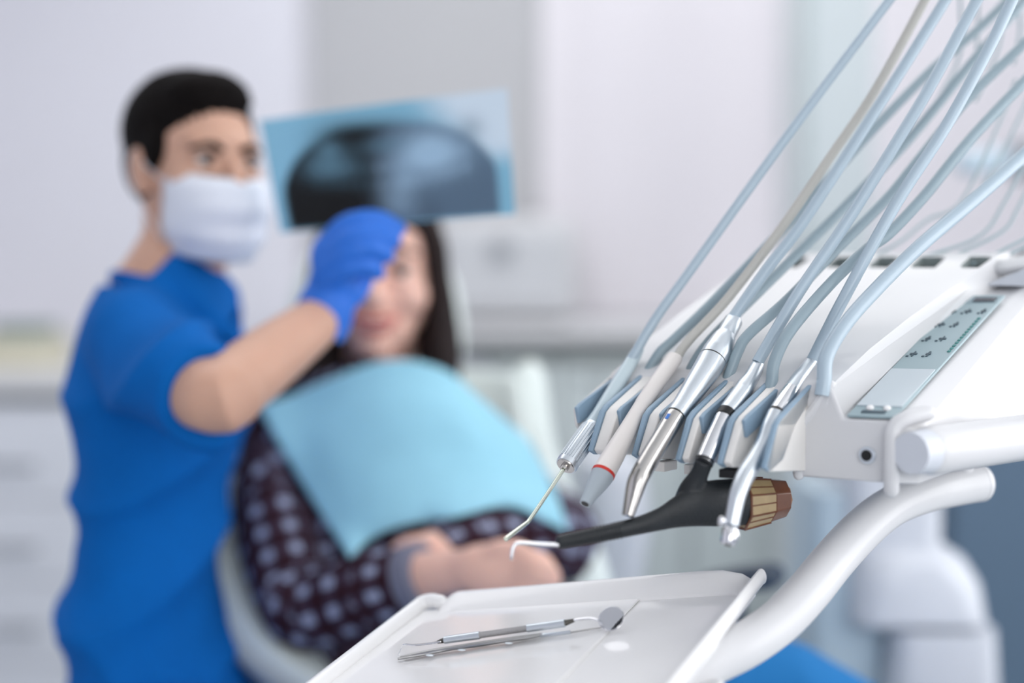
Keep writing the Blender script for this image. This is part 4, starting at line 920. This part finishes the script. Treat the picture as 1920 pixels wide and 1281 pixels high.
for a_, k_ in kn:
    an = np.array([k_[0] - .02, k_[1], .08]); dl_.append(tube([a_, (a_ + k_) / 2 + ZU * .01, k_, (k_ + an) / 2, an], [.08, .07, .055, .05, .036], 18, smooth=4, cap='round')); lines.append((a_, k_, an))
    dl_.append(tube([an, an + np.array([.05, -.01, -.03]), an + np.array([.15, -.03, -.045])], [.036, .036, .026], 14, smooth=3, cap='round'))
nk2 = tube([h2(0, -.03, -.04), h2(0, -.026, -.10), DP[0], DP[1]], [.052, .054, .058, .066], 22, smooth=3)
armg = [tube(AR, [.050, .044, .038, .038, .035, .0265], 20, smooth=4, cap='round'), tube(AL, [.048, .044, .040, .036, .028], 18, smooth=4, cap='round')]
mk('body', fuse(join(head_geo(h2, ax2, sm_), nk2, dtor(.78), *armg, *gl_hand(.0070), *hand_left, *dl_), .0036, 5), SKIN, den, ang=80)
face_parts(h2, ax2, sm_, den, brow=HAIRM, low=.009)
# scrubs
sl = [P(252, 632, 1.60), P(280, 668, 1.565), P(325, 708, 1.52), P(388, 745, 1.468)]
sl2 = [AL[0], AL[1], AL[1] * .6 + AL[2] * .4]
scr = join(dtor(1.0, 1, .004, 'flat'), tube([DP[1] + np.array([-.016, .0, .014]), DP[1] + np.array([-.008, 0, .0]), DP[2]], [(.088, .060), (.104, .074), (.122, .082)], 28, smooth=3, ref=df), tube([DP[2] * .5 + sl[0] * .5] + sl, [.060, .060, .061, .058, .057], 22, smooth=3), tube([DP[2] * .5 + AL[0] * .5] + sl2, [.07, .064, .062, .062], 20, smooth=3))
mk('scrub_top', fuse(scr, .006, 6, disp=wrinkle(.016, 30, [(.55, .1, -.75), (.15, .2, .9), (.75, .1, .5)])), SCRUB, den, ang=80)
# collar band of the V neck
cv = [DP[1] + np.array(q) for q in ((-.066, .0, .014), (-.03, -.072, .014), (.035, -.072, -.004), (.088, -.035, -.05), (.075, .03, -.01), (.02, .075, .03), (-.05, .05, .018), (-.066, .0, .014))]
mk('collar_band', tube(cv, [(.004, .010)] * len(cv), 10, smooth=5, ref=(0, 0, 1)), SCRUB, den)
tr = [tube([a_ - np.array([.03, 0, 0]), (a_ + k_) / 2 + ZU * .012, k_, (k_ + an) / 2, an], [.095, .084, .070, .064, .058], 20, smooth=4, cap='round') for a_, k_, an in lines]
mk('scrub_trousers', fuse(join(*tr, tube([DP[-2], DP[-1], DP[-1] - ZU * .05], [(.136, .100), (.156, .116), (.15, .10)], 26, cap='round', ref=df)), .008, 5, disp=wrinkle(.004, 45, [(.7, .2, .5)])), SCRUB, den, ang=80)
for a_, k_, an in lines: mk('shoe', fuse(join(tube([an + np.array([-.03, 0, -.035]), an + np.array([.05, -.01, -.035]), an + np.array([.17, -.03, -.045])], [.044, .044, .032], 16, smooth=3, cap='round')), .006, 3), UNITW, den, ang=60)
# glove on the raised hand
mk('glove', fuse(join(*gl_hand(.0108), tube([P(598, 602, 1.60), P(606, 592, 1.60), P(618, 556, 1.60)], [.0355, .0335, .031], 20, smooth=3)), .0024, 4, disp=wrinkle(.0008, 300, [(.6, .1, .8), (.7, .2, -.6)])), GLOVE, den, ang=80, label='bright blue nitrile glove')
# hair
def hh(c, r): return ellipsoid(h2(*c), [q * sm_ for q in r], ax2, 26, 16)
mk('short_hair', fuse(join(hh((0, -.026, .042), (.0815, .099, .083)), hh((0, -.050, .0), (.0725, .072, .070)), hh((0, .026, .084), (.058, .052, .034)), hh((0, -.02, .090), (.062, .07, .034)), hh((0, .046, .078), (.054, .030, .020)), hh((.069, .012, .014), (.011, .022, .030)), hh((-.069, .012, .014), (.011, .022, .030)), hh((.070, -.014, .020), (.011, .024, .030)), hh((-.070, -.014, .020), (.011, .024, .030))), .0045, 3, disp=wrinkle(.0012, 400, [(.5, .5, .4)])), HAIRM, den, ang=80)
# mask: pleated sheet from nose bridge to under the chin, with ear loops
rows = []
for j in range(17):
    t_ = j / 16; yc = np.interp(t_, [0, .12, .3, .55, .8, 1], [.109, .119, .126, .119, .113, .094]); z = np.interp(t_, [0, .3, .7, 1], [-.024, -.052, -.094, -.128]); xw = np.interp(t_, [0, .15, .6, 1], [.054, .066, .066, .050]); ye = np.interp(t_, [0, .5, 1], [.038, .030, .026])
    yc += .0025 * math.sin(t_ * 6 * math.pi) * (t_ < .9)
    row = []
    for i in range(21):
        s = i / 10 - 1; ph = s * math.pi / 2
        row.append(h2(xw * math.sin(ph), ye + (yc - ye) * max(math.cos(ph), 0) ** .75, z + (.012 * s * s if t_ < .2 else 0) + (.012 * s * s if t_ > .8 else 0)))
    rows.append(row)
mk('face_mask', grid(rows), MASKM, den, ang=60, solid=.002, label='white pleated face mask')
for sg in (1, -1):
    mk('ear_loop', tube([h2(sg * .060, .042, -.034), h2(sg * .078, .010, -.006), h2(sg * .080, -.016, .014), h2(sg * .083, -.030, -.010), h2(sg * .078, -.012, -.046), h2(sg * .064, .028, -.10)], .0009, 8, smooth=5), MASKM, den)

# stool under the dentist
st = thing('rolling_stool', (DP[-1][0], 1.72, 0), 'round blue padded rolling stool under the dentist', 'stool')
zs_ = DP[-1][2] - .165
mk('seat', tube([(DP[-1][0], 1.72, zs_ - .06), (DP[-1][0], 1.72, zs_ - .01), (DP[-1][0], 1.72, zs_)], [.17, .19, .175], 32), SLATE, st, bevel=.008)
mk('column', tube([(DP[-1][0], 1.72, .06), (DP[-1][0], 1.72, zs_ - .05)], .025, 16), CHROME, st)
for k in range(5):
    a_ = 2 * math.pi * k / 5 + .3; e = np.array([DP[-1][0] + .24 * math.cos(a_), 1.72 + .24 * math.sin(a_), .065])
    l = mk('leg', tube([(DP[-1][0], 1.72, .085), e], [.02, .014], 12), CHROME, st); mk('caster', tube([e - ZU * .04 - np.array([0, .012, 0]), e - ZU * .04 + np.array([0, .012, 0])], .025, 16), BLACKP, l)

# ---------------- the x-ray film
c00, c10, c11, c01 = P(526, 437, 1.655), P(966, 402, 1.56), P(951, 166, 1.555), P(487, 226, 1.655)
NU, NV = 120, 64; rows = []
for j in range(NV + 1):
    t_ = j / NV; rows.append([(c00 * (1 - i / NU) + c10 * (i / NU)) * (1 - t_) + (c01 * (1 - i / NU) + c11 * (i / NU)) * t_ + np.array([0, -.008 * math.sin(math.pi * i / NU), 0]) for i in range(NU + 1)])
m = bpy.data.materials.new('xray_print'); m.use_nodes = True; nt = m.node_tree; b = nt.nodes['Principled BSDF']
ca = nt.nodes.new('ShaderNodeVertexColor'); ca.layer_name = 'print'; nt.links.new(ca.outputs['Color'], b.inputs['Base Color']); b.inputs['Roughness'].default_value = .25
tl = nt.nodes.new('ShaderNodeBsdfTranslucent'); nt.links.new(ca.outputs['Color'], tl.inputs['Color'])
tp_ = nt.nodes.new('ShaderNodeBsdfTransparent'); nt.links.new(ca.outputs['Color'], tp_.inputs['Color'])
m1 = nt.nodes.new('ShaderNodeMixShader'); m1.inputs[0].default_value = .35; nt.links.new(b.outputs[0], m1.inputs[1]); nt.links.new(tl.outputs[0], m1.inputs[2])
m2 = nt.nodes.new('ShaderNodeMixShader'); m2.inputs[0].default_value = .30; nt.links.new(m1.outputs[0], m2.inputs[1]); nt.links.new(tp_.outputs[0], m2.inputs[2])
nt.links.new(m2.outputs[0], nt.nodes['Material Output'].inputs[0])
film = mk('xray_film', grid(rows), m, None, ang=80); tag(film, 'blue panoramic dental x-ray film held up in a gloved hand', 'x-ray film')
def sm(x, a_, b_): t_ = np.clip((x - a_) / (b_ - a_), 0, 1); return t_ * t_ * (3 - 2 * t_)
U_, V_ = np.meshgrid(np.linspace(0, 1, NU + 1), np.linspace(0, 1, NV + 1)); U_, V_ = U_.ravel(), V_.ravel()
def g_(cx, cy, sx, sy): return np.exp(-(((U_ - cx) / sx) ** 2 + ((V_ - cy) / sy) ** 2))
base = np.array(s2l(142, 196, 222)); light = np.array(s2l(226, 240, 252)); dark = np.array(s2l(14, 16, 18)); grey = np.array(s2l(96, 118, 140)); pale = np.array(s2l(172, 204, 230)); teal = np.array(s2l(98, 136, 156))
col = base[None, :] * np.ones((len(U_), 1))
def lay(c, k):
    global col
    col = col * (1 - k[:, None]) + c[None, :] * k[:, None]
lay(light, .95 * sm(U_ + .35 * V_, .92, 1.15) * sm(V_, .35, .6))  # pale corner: clear film, with the window light behind it painted in
ex = (U_ - .50) / .475; dome = .10 + .74 * np.sqrt(np.clip(1 - np.abs(ex) ** 3.0, 0, 1)) - .10 * np.clip(U_ - .55, 0, 1)
inside = sm(dome - V_, -.05, .06) * sm(V_, .0, .03) * sm(U_, .03, .065) * (1 - sm(U_, .925, .955))
lay(dark * (1 - sm(U_, .42, .60))[:, None].mean() + 0 * dark, inside * 0)
k_ = sm(U_, .40, .58)
tgt = dark[None, :] * (1 - k_)[:, None] + grey[None, :] * k_[:, None]
col = col * (1 - inside[:, None]) + tgt * inside[:, None]
lay(dark, .75 * g_(.34, .80, .12, .10) + .3 * g_(.5, .84, .12, .07))
lay(teal, .95 * np.clip(g_(.26, .52, .10, .14) + .7 * g_(.27, .68, .05, .07), 0, 1))
lay(pale, .95 * np.clip(1.2 * g_(.68, .56, .13, .17), 0, 1) * (V_ > 0)); lay(teal, .5 * g_(.50, .66, .10, .06)); lay(pale, .75 * np.clip(g_(.52, .18, .08, .16) + .5 * g_(.57, .36, .05, .1), 0, 1))
for cx in np.linspace(.20, .82, 15):                   # rows of teeth
    yy = .50 - .10 * (1 - ((cx - .5) / .35) ** 2); c_ = pale if cx > .45 else teal
    lay(c_ * 1.1, .35 * g_(cx, yy + .07, .014, .05)); lay(c_ * 1.1, .35 * g_(cx, yy - .07, .014, .05))
lay(dark, .9 * np.clip(1.4 * g_(.20, .20, .22, .20), 0, 1) * inside); lay(dark, .55 * g_(.24, .40, .13, .015)); lay(grey * .8, .4 * g_(.85, .72, .05, .10))
ca_ = film.data.color_attributes.new('print', 'FLOAT_COLOR', 'POINT'); ca_.data.foreach_set('color', np.hstack([np.clip(col, 0, 1), np.ones((len(col), 1))]).ravel().astype(np.float32))
